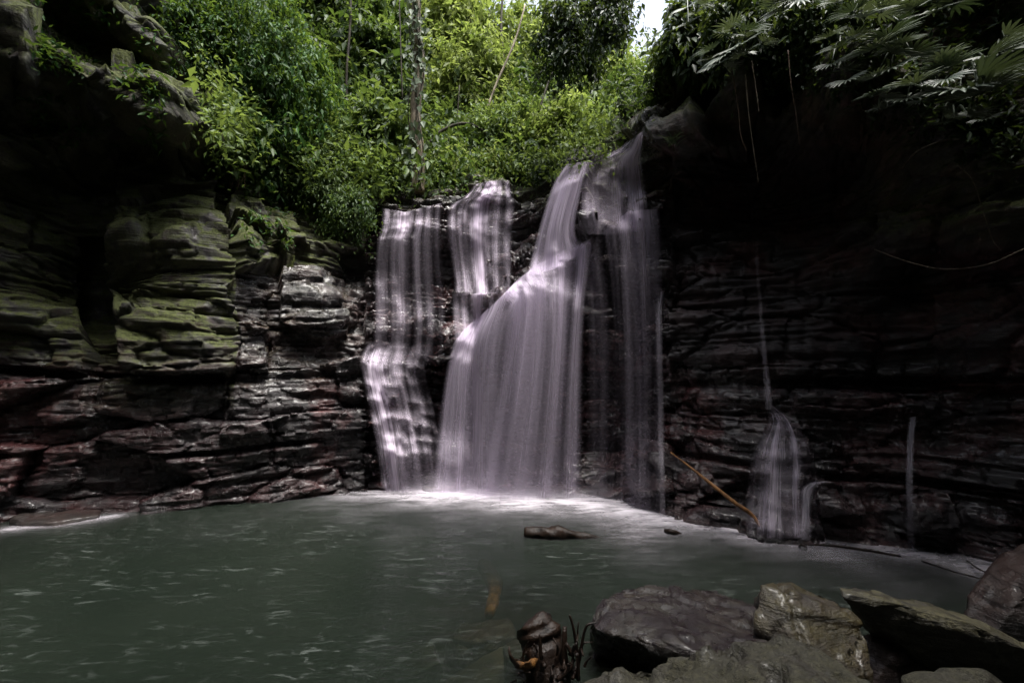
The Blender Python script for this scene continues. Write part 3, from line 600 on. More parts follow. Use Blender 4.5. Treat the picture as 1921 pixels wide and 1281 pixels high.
# trees and bushes one can tell apart on the slope
B = [
 ('overhanging_tree', 'deep green leafy tree leaning out over the left cliff', 490, 130, 8.9, 120, 165, 300, .15, 'leaf_deep', 'tree', 1.0, .55, (445, 250, 9.6)),
 ('overhanging_tree', 'bright green drooping tree arching to the right above the mossy ledges', 570, 160, 9.4, 55, 110, 110, .14, 'leaf_deep', 'tree', 1.0, .8, (520, 300, 10)),
 ('overhanging_tree', 'small dark green tree clinging above the mossy overhang at upper left', 345, 60, 8.2, 70, 95, 130, .12, 'leaf_deep', 'tree', .7, .3, (380, 200, 8.3)),
 ('forest_tree', 'dark leafy tree filling the gap left of the pale trunk', 690, 130, 12.5, 85, 150, 190, .2, 'leaf_mid', 'tree', .5, .3, None),
 ('forest_tree', 'shadowed tree at the top behind the drooping green tree', 640, 30, 13, 80, 90, 110, .2, 'leaf_mid', 'tree', .5, .35, None),
 ('forest_tree', 'sunlit yellow green tree in the middle of the forest', 890, 160, 13, 90, 100, 210, .19, 'leaf_light', 'tree', .5, .7, None),
 ('forest_tree', 'tall light green tree at the top just right of the pale trunk', 845, 60, 14.5, 75, 90, 150, .19, 'leaf_light', 'tree', .5, .75, None),
 ('forest_tree', 'light green tree behind the dark hanging branch', 985, 110, 15, 90, 120, 190, .2, 'leaf_light', 'tree', .5, .55, None),
 ('forest_tree', 'bright yellow green tree under the gap of white sky', 1165, 175, 13.5, 95, 80, 220, .17, 'leaf_light', 'tree', .5, .75, None),
 ('forest_tree', 'mid green tree standing right of centre on the slope', 1095, 150, 14, 80, 90, 150, .19, 'leaf_mid', 'tree', .5, .7, None),
 ('forest_bush', 'pale green rounded bush above the highest lip of the falls', 1055, 255, 11, 75, 70, 170, .15, 'leaf_light', 'bush', .4, .45, None),
 ('forest_bush', 'mid green bush above the middle cascade', 955, 245, 11.6, 75, 65, 150, .16, 'leaf_mid', 'bush', .5, .75, None),
 ('forest_bush', 'grey green bush between the left tree and the trunk', 690, 250, 10.6, 80, 70, 150, .15, 'leaf_mid', 'bush', .6, .55, None),
 ('forest_bush', 'low bright bush at the foot of the pale trunk', 850, 318, 10.7, 38, 36, 60, .13, 'leaf_light', 'bush', .5, .6, None),
 ('forest_bush', 'small yellow green bush right above the middle cascade lip', 918, 312, 10.8, 40, 28, 60, .12, 'leaf_light', 'bush', .5, .7, None),
 ('forest_bush', 'leafy shrub on the ledge left of the falls', 640, 315, 9.7, 55, 50, 90, .12, 'leaf_mid', 'bush', .7, .6, None),
 ('forest_bush', 'sprawling low shrub hugging the slope beside the highest chute', 1110, 275, 10.4, 45, 26, 70, .12, 'leaf_light', 'bush', .6, .7, None),
 ('forest_bush', 'dark low shrub on the rock between the two cascades', 1030, 315, 9.9, 45, 20, 60, .1, 'leaf_dark', 'bush', .6, .6, None),
 ('forest_bush', 'ferny bush in the shade above the mossy steps', 545, 290, 9.3, 60, 45, 90, .11, 'leaf_mid', 'bush', .9, .3, None),
 ('cliff_shrub', 'dark shrub spilling over the rock beside the left curtain', 655, 385, 9.0, 42, 50, 70, .1, 'leaf_mid', 'bush', 1.1, .25, None),
 ('cliff_shrub', 'shaded shrub hanging above the mossy steps at left', 600, 345, 9.2, 50, 38, 70, .1, 'leaf_mid', 'bush', 1.0, .3, None),
 ('cliff_shrub', 'deep green trailing shrub beside the aerial roots', 480, 300, 8.9, 38, 48, 70, .1, 'leaf_deep', 'bush', 1.1, .3, None),
 ('hanging_branch', 'dark leafy branch hanging into view at the top right of centre', 1070, 70, 9.0, 62, 70, 90, .15, 'leaf_dark', 'tree', .9, .4, (1100, -160, 9)),
 ('hanging_branch', 'dark leaves hanging beside the white sky gap', 1140, 25, 8.0, 42, 50, 70, .13, 'leaf_dark', 'tree', .9, .4, (1220, -120, 8)),
 ('cliff_shrub', 'dark shrub crowning the corner of the right overhang', 1308, 55, 7.0, 52, 60, 110, .13, 'leaf_dark', 'bush', .9, .6, (1310, 120, 7.0)),
 ('cliff_shrub', 'broad dark shrub with glossy leaves on top of the right cliff', 1410, 40, 6.2, 90, 60, 150, .13, 'leaf_dark', 'bush', .9, .75, (1420, 110, 6.4)),
 ('cliff_shrub', 'dark trailing shrub near the top edge above the hanging roots', 1540, 25, 5.6, 80, 50, 110, .11, 'leaf_dark', 'bush', .9, .7, (1540, 90, 5.7)),
]
for i, (nm, lb, px, py, d, rx, ry, nc, ls, mt, ct, dr, tm, bs) in enumerate(B):
    lf = (1, 1.15, 1, 1.5, 1, 1.2, 1.7, 1.1, 1.0, 1.5, 1.25, 1.0, 1.8, 1.1, 1.3)[i % 15]
    bush(nm, lb, px, py, d, rx, ry, int(nc / lf ** .9), ls * lf, mt, 100 + i, ct, droop=dr, tmu=tm, base=at(*bs) if bs else None, csize=.24 if d < 10 else .36, trunk_r=.05 if ct == 'tree' else .025)

# continuous ground cover on the slope
mb = MB(); g = np.random.default_rng(5); cnt = 0
sp = np.argwhere(soil & front & (Z < 16)); 
cand = []
for _ in range(9000):
    px = g.uniform(300, 1260); py = g.uniform(-120, 400)
    if inpoly(np.array([px]), np.array([py]), [(400, -200), (400, 330), (470, 350), (600, 335), (690, 362), (840, 362), (900, 335), (1010, 345), (1120, 290), (1200, 215), (1245, 130), (1180, 110), (1175, -200)])[0]:
        h, nn = hit(px, py)
        if h is not None: cand.append((h, px, py))
for h, px, py in cand:
    m = g.integers(14, 26); toc = unit(CAM - h); off = toc * g.uniform(0, .9) ** 1.5 + np.array((0, 0, g.uniform(0, .4)))
    dcam = np.linalg.norm(h - CAM); cs = .022 * dcam
    lightness = np.clip(.4 + .6 * vn(np.array([[px / 80., py / 80., 2.]]), 8)[0] + g.normal() * .2, 0, 1)
    pos = h + off + g.normal(size=(m, 3)) * cs
    dr = unit(g.normal(size=(m, 3)) + np.array((0, -.2, -.5))); nr = unit(g.normal(size=(m, 3)) * .6 + np.array((0, -.3, 1)))
    le = (.0078 * dcam) * g.choice((.75, 1.0, 1.0, 1.5, 2.2)) * (.6 + .9 * g.random(m))
    leaves(pos, dr, nr, le, le * .45, np.stack((np.clip(lightness + g.normal(size=m) * .18, 0, 1), np.full(m, g.random()), g.random(m)), 1), mb)
o = mb.build('undergrowth', M['leaf_mid'], None, False); tag(o, 'dense mixed green undergrowth covering the slope behind the falls', 'undergrowth', kind='stuff')

# small ferns and weeds on the left ledges and shaded lips
mb = MB()
for _ in range(900):
    px = g.uniform(60, 720); py = g.uniform(0, 470)
    if px < 430 and py > 270: continue
    h, nn = hit(px, py)
    if h is None or vn(np.array([[px / 40., py / 40., 1.]]), 9)[0] < .0: continue
    m = 14; dr = unit(g.normal(size=(m, 3)) + np.array((0, -.5, .0))); nr = unit(g.normal(size=(m, 3)) * .5 + np.array((0, -.2, 1)))
    le = .10 * (.6 + .9 * g.random(m)); leaves(h + g.normal(size=(m, 3)) * .06, dr, nr, le, le * .35, np.stack((g.random(m) * .7, np.full(m, g.random()), g.random(m)), 1), mb)
o = mb.build('ledge_weeds', M['leaf_deep'], None, False); tag(o, 'small green weeds sprouting from the mossy ledges at left', 'weeds', kind='stuff')
mb = MB()
for _ in range(900):
    px = g.uniform(1240, 1921); py = g.uniform(-40, 330)
    h, nn = hit(px, py)
    lip = np.interp(px, [1240, 1400, 1540, 1700, 1921], [100, 130, 150, 240, 330])
    if h is None or py > lip + g.normal() * 25: continue
    m = 12; dr = unit(g.normal(size=(m, 3)) + np.array((0, -.6, -.5))); nr = unit(g.normal(size=(m, 3)) * .5 + np.array((0, -.2, 1)))
    le = .09 * (.6 + .9 * g.random(m)); leaves(h + g.normal(size=(m, 3)) * .07, dr, nr, le, le * .35, np.stack((g.random(m), np.full(m, g.random()), g.random(m)), 1), mb)
o = mb.build('cliff_weeds', M['leaf_dark'], None, False); tag(o, 'dark weeds and moss tufts matting the lip of the right cliff', 'weeds', kind='stuff')

# ------------------------------------------------------------------ the pale climbing-vine trunk
tb = [at(783, 362, 9.75), at(785, 300, 9.75), at(779, 210, 9.75), at(788, 120, 9.8), at(780, 40, 9.85), at(786, -120, 10.0)]
root = empty('vine_covered_tree', tb[0], 'pale slim trunk wrapped in climbing leaves above the left cascade', 'tree')
t = MB(); tube(t, [p for p in tb], [.16, .12, .12, .11, .10, .10], None, 10, rough=.18, n=40, seed=4); t.build('trunk', M['bark'], root)
t = MB()
for i in range(3):
    pts = [b + np.array((.13 * math.sin(i * 2.1 + q * 1.3), -.12, 0)) for q, b in enumerate(tb)]
    tube(t, pts, .014, .01, 5, n=40)
t.build('climbing_stem', M['bark_dark'], root)
t = MB(); gg = np.random.default_rng(33); tp = catmull(tb, 60)
for i in range(230):
    b = tp[int(gg.choice(60, p=np.interp(np.arange(60), [0, 8, 14, 25, 35, 59], [.1, .3, 1.4, .5, 2.2, 2]) / np.interp(np.arange(60), [0, 8, 14, 25, 35, 59], [.1, .3, 1.4, .5, 2.2, 2]).sum()))]
    C = (b + gg.normal(size=3) * np.array((.13, .08, .12)) + np.array((0, -.12, 0)))[None]
    leaves(C, unit(gg.normal(size=(1, 3)) * .4 + np.array((0, -.3, -1))), unit(gg.normal(size=(1, 3)) * .4 + np.array((0, -1, .5))), np.array([.17 * (.6 + .7 * gg.random())]), np.array([.12]), np.array([[gg.random(), gg.random(), 0]]), t)
t.build('climbing_leaves', M['leaf_pale'], root, False)
# arching branch right of the trunk and thin far trunks
for lb, pts, r in (('arching dark branch curving over the slope right of the pale trunk', [(800, 275, 10.7), (830, 245, 10.7), (870, 232, 10.8), (905, 245, 11), (925, 275, 11.2)], .045),
                   ('thin pale trunk rising at the top centre of the forest', [(862, 120, 14), (878, 60, 14.2), (890, -60, 14.5)], .07),
                   ('slim leaning trunk in the shade of the left tree', [(587, 290, 9.6), (582, 230, 9.6), (586, 150, 9.7)], .022),
                   ('thin green stem slanting up from the mossy ledge', [(520, 362, 8.9), (540, 310, 9.0), (552, 270, 9.1)], .012),
                   ('thin straight stem rising at the top left of the pale trunk', [(755, 190, 11), (752, 100, 11), (748, -40, 11.2)], .022),
                   ('pale forked limb slanting through the sunlit tree', [(905, 230, 11.6), (930, 160, 11.8), (965, 80, 12), (985, 10, 12.3)], .035),
                   ('slim dark limb leaning right above the pale rounded bush', [(1010, 210, 11), (1035, 140, 11.2), (1075, 60, 11.5)], .03),
                   ('hanging liana strand just right of the arching branch', [(862, 160, 10.9), (858, 240, 10.8), (866, 320, 10.7)], .012),
                   ('slender pale trunk half hidden behind the left tree', [(655, 250, 11), (650, 150, 11.2), (658, 30, 11.4), (655, -60, 11.5)], .04),
                   ('slender pale trunk at the top beside the dark hanging branch', [(945, 120, 13), (940, 40, 13.2), (948, -60, 13.4)], .05),
                   ('long bare twig reaching left beneath the right tree', [(1260, 130, 9.5), (1235, 160, 9.5), (1185, 205, 9.6)], .012)):
    p = [at(*q) for q in pts]; t = MB(); tube(t, p, r, r * .55, 7, rough=.15)
    o = t.build('bare_branch', M['bark'] if 'pale' in lb[:9] else M['bark_dark']); tag(o, lb, 'branch')
# grass tuft left of the trunk
def blades(mb, base, n_, length, width, g, lean=(0, -.5, 0), spread=.9, seg=4):
    for i in range(n_):
        a = g.normal(size=3) * np.array((spread, spread * .6, .25)) + np.array((0, 0, 1)) + np.array(lean); a = unit(a); L = length * (.6 + .7 * g.random()); s = unit(np.cross(a, (0, 0.3, 1.0)))
        P_ = []; p = base + g.normal(size=3) * .04; d = a.copy()
        for k_ in range(seg + 1):
            w = width * (1 - (k_ / seg) ** 1.5) * (.55 + .45 * min(1, k_ * 1.5)); P_ += [p + s * w / 2, p - s * w / 2]
            p = p + d * L / seg; d = unit(d + np.array((0, 0, -.32)))
        Fc = [(2 * k_, 2 * k_ + 1, 2 * k_ + 3, 2 * k_ + 2) for k_ in range(seg)]
        mb.add(np.array(P_), np.array(Fc), (g.random(), g.random(), 0))
for lb, px, py, d, nb, L, w, mt in (('grassy green tuft at the foot of the pale trunk', 745, 345, 10.1, 260, .5, .02, 'leaf_light'),
                               ('tuft of narrow drooping leaves on the dark rock left of the falls', 638, 385, 9.1, 90, .35, .03, 'leaf_mid'),
                               ('small spiky plant on the pinkish ledge of the right cliff', 1262, 268, 6.6, 40, .2, .025, 'leaf_palm'),
                               ('glossy spiky plant on the mossy rock beside the highest lip', 1015, 325, 9.6, 60, .25, .03, 'leaf_mid')):
    b = at(px, py, d); hh, _ = hit(px, py)
    if hh is not None: b = hh + unit(CAM - hh) * .03
    t = MB(); blades(t, b, nb, L, w, np.random.default_rng(int(px))); o = t.build('leaf_tuft', M[mt], None, False); tag(o, lb, 'plant')

# ------------------------------------------------------------------ fan-leaved plants on the right cliff
def fan_leaf(mb, base, out, size, g, nseg=15, spread=R(190), droop=.5):
    out = unit(np.array(out, float)); side = unit(np.cross(out, (0, 0, 1.0))); up = np.cross(side, out); tint = (g.random(), g.random(), 0)
    angs = np.linspace(-spread / 2, spread / 2, nseg); gapi = set(int(v) for v in np.linspace(0, nseg, 5)[1:-1])
    for i, a in enumerate(angs):
        d = unit(out * math.cos(a) + side * math.sin(a) + up * .25); L = size * (.72 + .28 * math.cos(a * .8)) * (.85 + .3 * g.random()); s = unit(np.cross(d, up)); nn = np.cross(s, d)
        w0 = L * (spread / nseg) * .5; P_ = []; p = np.array(base, float); dd = d.copy(); nk = 5
        for k_ in range(nk + 1):
            t_ = k_ / nk; w = L * t_ * (spread / nseg) * 1.02 if t_ < .5 else L * .5 * (spread / nseg) * (1.0 - ((t_ - .5) / .5) ** 2 * .9)
            if i in gapi and t_ > .1: w *= .75
            P_ += [p + s * w / 2 + nn * 0, p + nn * w * .3, p - s * w / 2]
            p = p + dd * L / nk; dd = unit(dd + np.array((0, 0, -droop * .32 * (t_ + .2))))
        Fc = []
        for k_ in range(nk): Fc += [(3 * k_, 3 * k_ + 1, 3 * k_ + 4, 3 * k_ + 3), (3 * k_ + 1, 3 * k_ + 2, 3 * k_ + 5, 3 * k_ + 4)]
        mb.add(np.array(P_), np.array(Fc), (tint[0], tint[1] * .5, 0))
FP = [('narrow-fingered plant hanging just left of the long root', (1350, 125), [(1350, 120, 5.7, .36, (-.5, -.5, -.7)), (1335, 95, 5.8, .32, (-.7, -.4, -.3)), (1365, 70, 5.7, .34, (.1, -.6, -.5))]),
      ('fan-leaved plant with bright blades at the top right of centre', (1620, 30), [(1620, 35, 4.7, .4, (-.2, -.6, -.4)), (1600, 25, 4.7, .36, (-.8, -.4, -.2)), (1650, 25, 4.7, .38, (.6, -.5, -.2))]),
      ('ragged fan-leaved plant against the far right edge of the picture', (1880, 90), [(1885, 70, 4.2, .36, (.4, -.5, -.3)), (1870, 105, 4.15, .34, (-.4, -.6, -.5)), (1900, 120, 4.1, .34, (.2, -.6, -.6))]),
      ('low fan-leaved plant under the large silvery one on the rock face', (1790, 225), [(1790, 215, 4.2, .3, (.0, -.6, -.7)), (1770, 205, 4.25, .28, (-.6, -.5, -.4)), (1815, 215, 4.2, .28, (.6, -.5, -.4))]),
      ('large silvery fan-leaved plant spreading at the far right', (1815, 130), [(1835, 150, 4.0, .62, (.5, -.4, -.15)), (1800, 170, 4.1, .5, (-.3, -.6, -.5)), (1780, 130, 4.25, .42, (-.8, -.4, -.1)), (1850, 110, 4.15, .4, (.8, -.3, .1))]),
      ('fan-leaved plant drooping in the middle of the right cliff top', (1690, 95), [(1665, 75, 4.6, .45, (-.4, -.6, -.2)), (1640, 95, 4.6, .42, (-.8, -.4, -.35)), (1710, 105, 4.5, .42, (.4, -.6, -.4)), (1670, 130, 4.5, .34, (-.5, -.5, -.6))]),
      ('pale broad fan leaves at the top right corner', (1800, 20), [(1790, 10, 4.5, .5, (.5, -.5, .0)), (1755, 25, 4.5, .4, (-.4, -.6, -.5)), (1720, 15, 4.6, .35, (-.8, -.3, -.2))]),
      ('small fan-leaved plant below the others on the dark overhang', (1660, 190), [(1655, 185, 4.5, .3, (.3, -.6, -.4)), (1640, 180, 4.5, .26, (-.6, -.5, -.3)), (1590, 150, 4.7, .3, (-.5, -.5, -.7))]),
      ('fan-leaved plant with narrow fingers hanging over the roots', (1390, 80), [(1385, 90, 5.5, .42, (-.5, -.5, -.6)), (1400, 60, 5.5, .4, (.2, -.6, -.3)), (1360, 105, 5.5, .36, (-.6, -.4, -.8)), (1375, 55, 5.6, .35, (-.8, -.3, -.1))]),
      ('fan-leaved plant half hidden on the lip between roots and vine', (1580, 85), [(1575, 90, 4.9, .34, (-.6, -.5, -.4)), (1600, 75, 4.9, .36, (.3, -.6, -.3)), (1560, 120, 4.9, .28, (-.4, -.5, -.7))]),
      ('slender fan-leaved plant high at the right corner of the overhang', (1290, 15), [(1290, 15, 6.0, .34, (-.4, -.5, -.7)), (1310, 10, 6.0, .32, (.4, -.5, -.5))]),
      ('fan-leaved plant with whitish tips at the top beside the long red root', (1500, 5), [(1500, 0, 5.0, .4, (-.2, -.5, -.8)), (1520, -5, 5.0, .4, (.5, -.5, -.6)), (1470, 20, 5.1, .36, (-.7, -.4, -.5))]),
      ('wide fan-leaved plant lit from above beside the large silvery one', (1730, 150), [(1735, 170, 4.25, .4, (.1, -.6, -.5)), (1715, 160, 4.3, .38, (-.6, -.5, -.2)), (1750, 135, 4.3, .42, (.7, -.4, .0)), (1700, 185, 4.35, .32, (-.3, -.6, -.6))])]
for fi, (lb, rp, lv) in enumerate(FP):
    g = np.random.default_rng(300 + fi); hh, _ = hit(*rp); d0 = lv[0][2] + .25
    b = hh if hh is not None else at(rp[0], rp[1], d0)
    root = empty('fan_leaf_plant', b, lb, 'plant', 'fan-leaved plants on the right cliff')
    lv = lv + [(px + g.uniform(-38, 38), py + g.uniform(-22, 34), d + g.uniform(-.1, .2), size * g.uniform(.55, .9), (g.uniform(-.9, .9), -.5, g.uniform(-.7, .1))) for px, py, d, size, out in lv]
    for px, py, d, size, out in lv:
        p = at(px, py, d); t = MB(); fan_leaf(t, p, out, size * .78, g); lf = t.build('fan_leaf', M['leaf_palm'], root, False)
        t = MB(); tube(t, [b, (b + p) / 2 + np.array((0, 0, .12)), p], .011, .007, 5); t.build('leaf_stalk', M['leaf_palm'], root)

# ------------------------------------------------------------------ hanging roots and vines
HR = [('long pale root hanging lowest in front of the right overhang', [(1398, 140, 5.6), (1405, 220, 5.6), (1415, 290, 5.62), (1423, 345, 5.65)], .012, 'root_pale'),
      ('kinked root with reddish end left of the longest hanging root', [(1373, 128, 5.6), (1384, 200, 5.6), (1390, 255, 5.6), (1401, 285, 5.6)], .010, 'root'),
      ('short orange-tipped root hanging right of the longest root', [(1410, 115, 5.5), (1417, 160, 5.5), (1424, 212, 5.5)], .012, 'root_pale'),
      ('reddish root hanging alone under the mossy lip', [(1478, 95, 5.2), (1484, 160, 5.2), (1493, 215, 5.2), (1500, 272, 5.2)], .011, 'root'),
      ('thin vine looping in a long curve at the right edge', [(1990, 440, 4.0), (1921, 467, 4.1), (1850, 497, 4.25), (1770, 505, 4.5), (1700, 490, 4.9), (1640, 468, 5.4)], .010, 'root_pale'),
      ('thin root crossing the mossy rock face at right', [(1690, 318, 4.9), (1720, 285, 4.75), (1765, 265, 4.6), (1800, 262, 4.6)], .010, 'root_pale'),
      ('wiry root trailing down to the looping vine', [(1795, 310, 4.5), (1825, 340, 4.45), (1845, 400, 4.4), (1862, 450, 4.35), (1880, 472, 4.3)], .007, 'root_pale')]
for lb, pts, r, mt in HR:
    t = MB(); tube(t, [at(*p) for p in pts], r * .62, r * .35, 6, rough=.4, n=26); o = t.build('hanging_root', M[mt]); tag(o, lb, 'root')
root = empty('aerial_root_bundle', at(446, 355, 8.3), 'bundle of reddish aerial roots dropping beside the mossy ledge at left', 'root')
t = MB(); tube(t, [at(437, 180, 8.4), at(436, 230, 8.35), at(444, 290, 8.3), at(447, 352, 8.25)], .05, .02, 7, rough=.3); t.build('main_root', M['root'], root)
for q in range(7):
    t = MB(); x1 = 424 + q * 5.5; tube(t, [at(441, 265 + 4 * q, 8.3), at(x1 + 6, 310, 8.25), at(x1 + 8 * ((q % 3) - 1), 350 + 6 * (q % 2), 8.2)], .012, .006, 5); t.build('rootlet', M['root'], root)

# ------------------------------------------------------------------ boulders and driftwood in the foreground
import bmesh
def hull_rock(name, label, pts, mat, seed, sub=4, amp=.05, fine=.012, bev=.25, strata=0.0, pits=0.0, freq=2.2):
    bm = bmesh.new()
    for p in pts: bm.verts.new(tuple(p))
    r = bmesh.ops.convex_hull(bm, input=bm.verts[:])
    bmesh.ops.delete(bm, geom=[e for e in r['geom_interior'] if isinstance(e, bmesh.types.BMVert)], context='VERTS')
    bmesh.ops.triangulate(bm, faces=bm.faces[:])
    for i in range(sub):
        ed = [e for e in bm.edges if e.calc_length() > .028]
        if not ed: break
        bmesh.ops.subdivide_edges(bm, edges=ed, cuts=1, use_grid_fill=True)
        bmesh.ops.triangulate(bm, faces=bm.faces[:])
        if 1 < i < 4: bmesh.ops.smooth_vert(bm, verts=bm.verts[:], factor=bev, use_axis_x=True, use_axis_y=True, use_axis_z=True)
    bm.normal_update()
    V = np.array([v.co[:] for v in bm.verts]); N = np.array([v.normal[:] for v in bm.verts])
    q = vn(V * freq * 1.6 + 3.1, seed + 2); d = amp * fbm(V * freq + seed, seed, 4) + fine * fbm(V * 14, seed + 5, 3) - amp * .8 * sstep(.12, .2, q) * .6 + amp * .35 * sstep(.1, .16, vn(V * freq * 3 + 9, seed + 4)) - .5 * amp * np.exp(-np.abs(vn(V * freq * .9, seed + 6)) / .03)
    if strata: d += strata * vn(np.stack((V[:, 0] * .8, V[:, 1] * .8, (V[:, 2] + .35 * V[:, 0]) * 26), 1), seed + 7)
    if pits:
        q = vn(V * 9.0, seed + 9); d -= pits * sstep(.15, .6, q)
    V = V + N * d[:, None]
    Fc = np.array([[v.index for v in f.verts] for f in bm.faces]); bm.free()
    b = V.mean(0); b[2] = V[:, 2].min()
    o = mesh_obj(name, V - b, Fc, mat); o.location = b
    return tag(o, label, 'boulder')
A_ = lambda *q: [at(*p) for p in q]
hull_rock('boulder', 'big slanted boulder with dark wet blotches in the foreground', A_((1142, 1112, 3.35), (1212, 1092, 3.55), (1340, 1106, 3.6), (1420, 1140, 3.4), (1500, 1196, 3.0), (1106, 1166, 3.1), (1118, 1182, 2.95), (1240, 1186, 2.8), (1330, 1232, 2.55), (1470, 1235, 2.6), (1125, 1250, 3.4), (1215, 1272, 3.3), (1330, 1290, 3.05), (1480, 1290, 2.8), (1500, 1230, 3.2), (1300, 1180, 3.9), (1160, 1180, 3.7)), M['boulder_wet'], 3, 6, .05, .012, .06, .004)
hull_rock('boulder', 'pitted mossy olive boulder nearest the camera at the bottom', A_((1030, 1300, 2.45), (1120, 1256, 2.5), (1240, 1222, 2.5), (1370, 1196, 2.45), (1480, 1196, 2.4), (1545, 1232, 2.3), (1650, 1290, 2.15), (1060, 1420, 2.2), (1300, 1300, 2.0), (1500, 1300, 1.95), (1300, 1500, 2.0), (1650, 1500, 2.0), (1500, 1600, 2.1), (1560, 1400, 2.6), (1100, 1400, 2.7)), M['boulder_moss'], 11, 6, .06, .02, .2, 0, .06)
hull_rock('boulder', 'upright brown rock with yellow moss beside the slanted boulder', A_((1425, 1094, 3.0), (1482, 1089, 3.1), (1524, 1108, 3.1), (1582, 1134, 3.0), (1622, 1166, 2.85), (1642, 1260, 2.65), (1426, 1180, 2.85), (1500, 1230, 2.65), (1560, 1280, 2.55), (1640, 1320, 2.6), (1430, 1260, 3.3), (1560, 1240, 3.4), (1470, 1110, 2.92)), M['boulder_brown'], 23, 6, .06, .016, .05, .005)
hull_rock('boulder', 'dark leaning slab with a pale mossy top edge at right', A_((1574, 1101, 3.0), (1580, 1120, 2.93), (1640, 1112, 3.05), (1772, 1143, 3.02), (1832, 1164, 2.98), (1930, 1208, 2.9), (2010, 1250, 2.85), (1600, 1116, 2.92), (1700, 1137, 2.86), (1830, 1173, 2.78), (1950, 1228, 2.68), (2040, 1272, 2.66), (1620, 1180, 3.2), (1760, 1290, 3.15), (1900, 1380, 3.0), (2050, 1420, 2.9)), M['slab'], 31, 6, .03, .01, .05, .007)
hull_rock('boulder', 'large dark rounded boulder at the right edge of the pool', A_((1925, 1008, 3.7), (1852, 1058, 3.7), (1818, 1108, 3.6), (1808, 1160, 3.5), (1830, 1240, 3.35), (1960, 1240, 3.2), (2060, 1010, 3.6), (2100, 1150, 3.3), (1960, 1080, 3.3), (1900, 1140, 3.25), (2000, 1040, 4.3), (1860, 1150, 4.1)), M['boulder_dark'], 41, 5, .05, .01, .25)
hull_rock('boulder', 'small mossy stone cut off by the bottom edge at right', A_((1655, 1300, 2.05), (1690, 1262, 2.1), (1765, 1248, 2.12), (1850, 1260, 2.1), (1900, 1300, 2.05), (1680, 1400, 1.95), (1880, 1400, 1.95), (1760, 1300, 1.9), (1780, 1330, 2.35)), M['boulder_moss'], 47, 4, .03, .01, .2, 0, .02)
def wrock(label, px, py, w, h, d, mat, seed, zc=0.0):
    b = onwater(px, py, zc); s = d / F
    pts = [b + np.array((math.cos(a) * w * s * (.8 + .35 * random.random()), math.sin(a) * w * s * .7, e * h * s * (.7 + .5 * random.random()))) for a in np.arange(0, 6.28, .75) for e in (-1, -.1, .7)]
    return hull_rock('boulder', label, pts, mat, seed, 4, .03, .01, .25)
hull_rock('boulder', 'added dark stone standing in for the black shadow between the upright rock and the slab', A_((1610, 1190, 3.15), (1670, 1170, 3.3), (1720, 1200, 3.2), (1740, 1290, 3.0), (1620, 1300, 2.9), (1680, 1230, 2.95), (1700, 1340, 2.9), (1640, 1340, 3.3), (1730, 1300, 3.4)), M['boulder_dark'], 49, 5, .04, .012, .08)  # stone added to fill a gap that holds only shadow
wrock('brown rounded rock at the cliff foot under the short jet', 1580, 958, 45, 38, 5.2, M['boulder_dark'], 53, .05)
wrock('brown rock at the cliff foot under the slender right jet', 1745, 985, 55, 40, 4.9, M['boulder_dark'], 55, .05)
wrock('reddish stone lying under water in the bottom centre', 740, 1258, 90, 40, 3.0, M['boulder_brown'], 59, -.14)
wrock('brown submerged stone left of the driftwood stump', 905, 1205, 70, 40, 3.4, M['boulder_dark'], 61, -.3)
wrock('dark stone under water beside the driftwood stump', 1000, 1240, 70, 40, 3.1, M['boulder_dark'], 63, -.14)
wrock('low wet stone at the left cliff foot with white water around it', 110, 975, 70, 14, 6.0, M['boulder_dark'], 65, 0)
wrock('small flat rock in the foam under the left steps', 830, 918, 45, 12, 7.4, M['boulder_dark'], 66, .02)
t = MB(); tube(t, [onwater(912, 1062, -.11), onwater(928, 1100, -.10), onwater(920, 1150, -.12)], .10, .05, 8, rough=.3); o = t.build('reflection_streak', M['bamboo']); tag(o, 'orange reflection streak in mid pool, shaped as a sunken branch', 'branch')  # tube under the surface stands in for an orange reflection on the water

# log, pole, drift bits
t = MB(); p0, p1, p2 = onwater(984, 998, .05), onwater(1050, 1000, .06), onwater(1135, 1012, -.03)
tube(t, [p0, p1, p2], [.055, .075, .015], None, 10, rough=.5, n=24, seed=3); o = t.build('floating_log', M['driftwood']); tag(o, 'dark tapered log lying in the foam in front of the falls', 'log')
t = MB(); tube(t, [at(1258, 848, 6.2), at(1310, 888, 5.95), at(1375, 940, 5.6), at(1410, 965, 5.5), at(1436, 1003, 5.42)], [.008, .018, .026, .023, .014], None, 8, rough=.15, n=30); o = t.build('leaning_pole', M['bamboo']); tag(o, 'orange brown pole leaning from the pool against the dark cliff', 'pole')
for lb, pts, r in (('small dark driftwood chunk floating in the foam', [onwater(1249, 996, .03), onwater(1262, 997, .05), onwater(1278, 1002, .0)], .035),
                   ('little hooked stick poking out of the foam at right', [onwater(1499, 1026, .0), onwater(1502, 1022, .07), onwater(1509, 1023, .08), onwater(1513, 1028, .03)], .013),
                   ('long thin branch half afloat along the right shore', [onwater(1520, 1021, .03), onwater(1590, 1026, .04), onwater(1690, 1043, .03)], .018),
                   ('slim twig trailing towards the big right boulder', [onwater(1730, 1052, .03), onwater(1790, 1072, .04), onwater(1840, 1085, .06)], .010),
                   ('forked black twig beside the big right boulder', [onwater(1815, 1052, .05), onwater(1835, 1066, .08), onwater(1860, 1078, .12)], .010)):
    t = MB(); tube(t, pts, r, r * .6, 7, rough=.3, n=18); o = t.build('driftwood', M['driftwood']); tag(o, lb, 'driftwood')
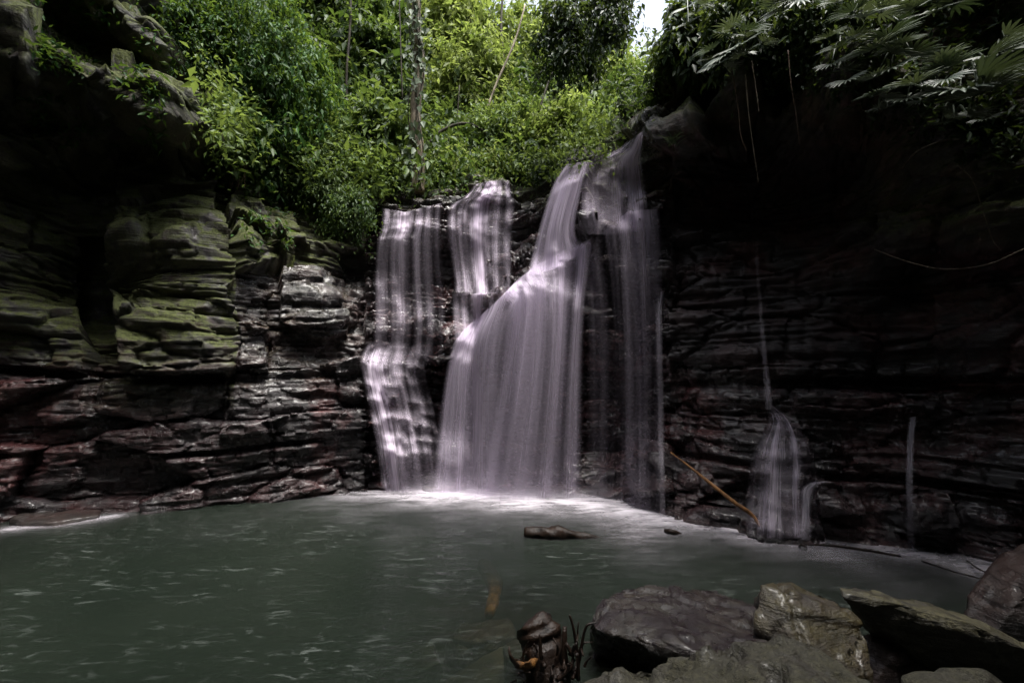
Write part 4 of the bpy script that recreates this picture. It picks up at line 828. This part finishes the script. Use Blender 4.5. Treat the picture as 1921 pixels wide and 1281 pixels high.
root = empty('driftwood_stump', at(1030, 1275, 2.95), 'rotten driftwood stump with black twigs at the water edge', 'driftwood')
t = MB(); tube(t, A_((1035, 1330, 2.9), (1025, 1265, 2.95), (1015, 1210, 3.0), (1008, 1172, 3.05), (1003, 1160, 3.08)), [.17, .16, .14, .12, .05], None, 16, rough=.4, n=30, seed=71); t.build('stump_body', M['driftwood'], root)
gs = random.Random(9)
for q in range(26):
    x0, y0 = gs.uniform(955, 1100), gs.uniform(1225, 1290); x1, y1 = x0 + gs.uniform(-28, 28), y0 - gs.uniform(-10, 50)
    t = MB(); tube(t, A_((x0, y0, gs.uniform(2.78, 2.95)), ((x0 + x1) / 2 + gs.uniform(-10, 10), (y0 + y1) / 2, gs.uniform(2.76, 2.92)), (x1, y1, gs.uniform(2.78, 2.95))), gs.uniform(.006, .02), .004, 6, rough=.4); t.build('twig', M['driftwood'], root)
V0 = A_((962, 1240, 2.84), (1008, 1236, 2.82), (1004, 1250, 2.8), (970, 1254, 2.82), (990, 1242, 2.79), (985, 1240, 2.92), (985, 1260, 2.9))
o = hull_rock('rotten_wood', None, V0, M['drift_orange'], 73, 4, .02, .02, .12); del o['category']; o.location = o.location - root.location; o.parent = root
for pts, r in (([(1085, 1275, 2.9), (1082, 1220, 2.9), (1075, 1175, 2.9), (1068, 1153, 2.9)], .014), ([(1080, 1270, 2.92), (1090, 1215, 2.92), (1100, 1175, 2.92), (1118, 1167, 2.92)], .013), ([(1082, 1210, 2.9), (1085, 1166, 2.9)], .007),
               ([(1062, 1285, 2.88), (1058, 1230, 2.86), (1060, 1175, 2.88)], .03), ([(1095, 1205, 2.92), (1112, 1204, 2.92)], .006), ([(1015, 1235, 2.8), (1012, 1190, 2.8)], .014), ([(1045, 1275, 2.8), (1075, 1240, 2.82), (1062, 1205, 2.84)], .02)):
    t = MB(); tube(t, A_(*pts), r, r * .5, 6, rough=.3); t.build('twig', M['driftwood'], root)
print('tris', sum(len(o.data.loops) - 2 * len(o.data.polygons) for o in bpy.data.objects if o.type == 'MESH'))
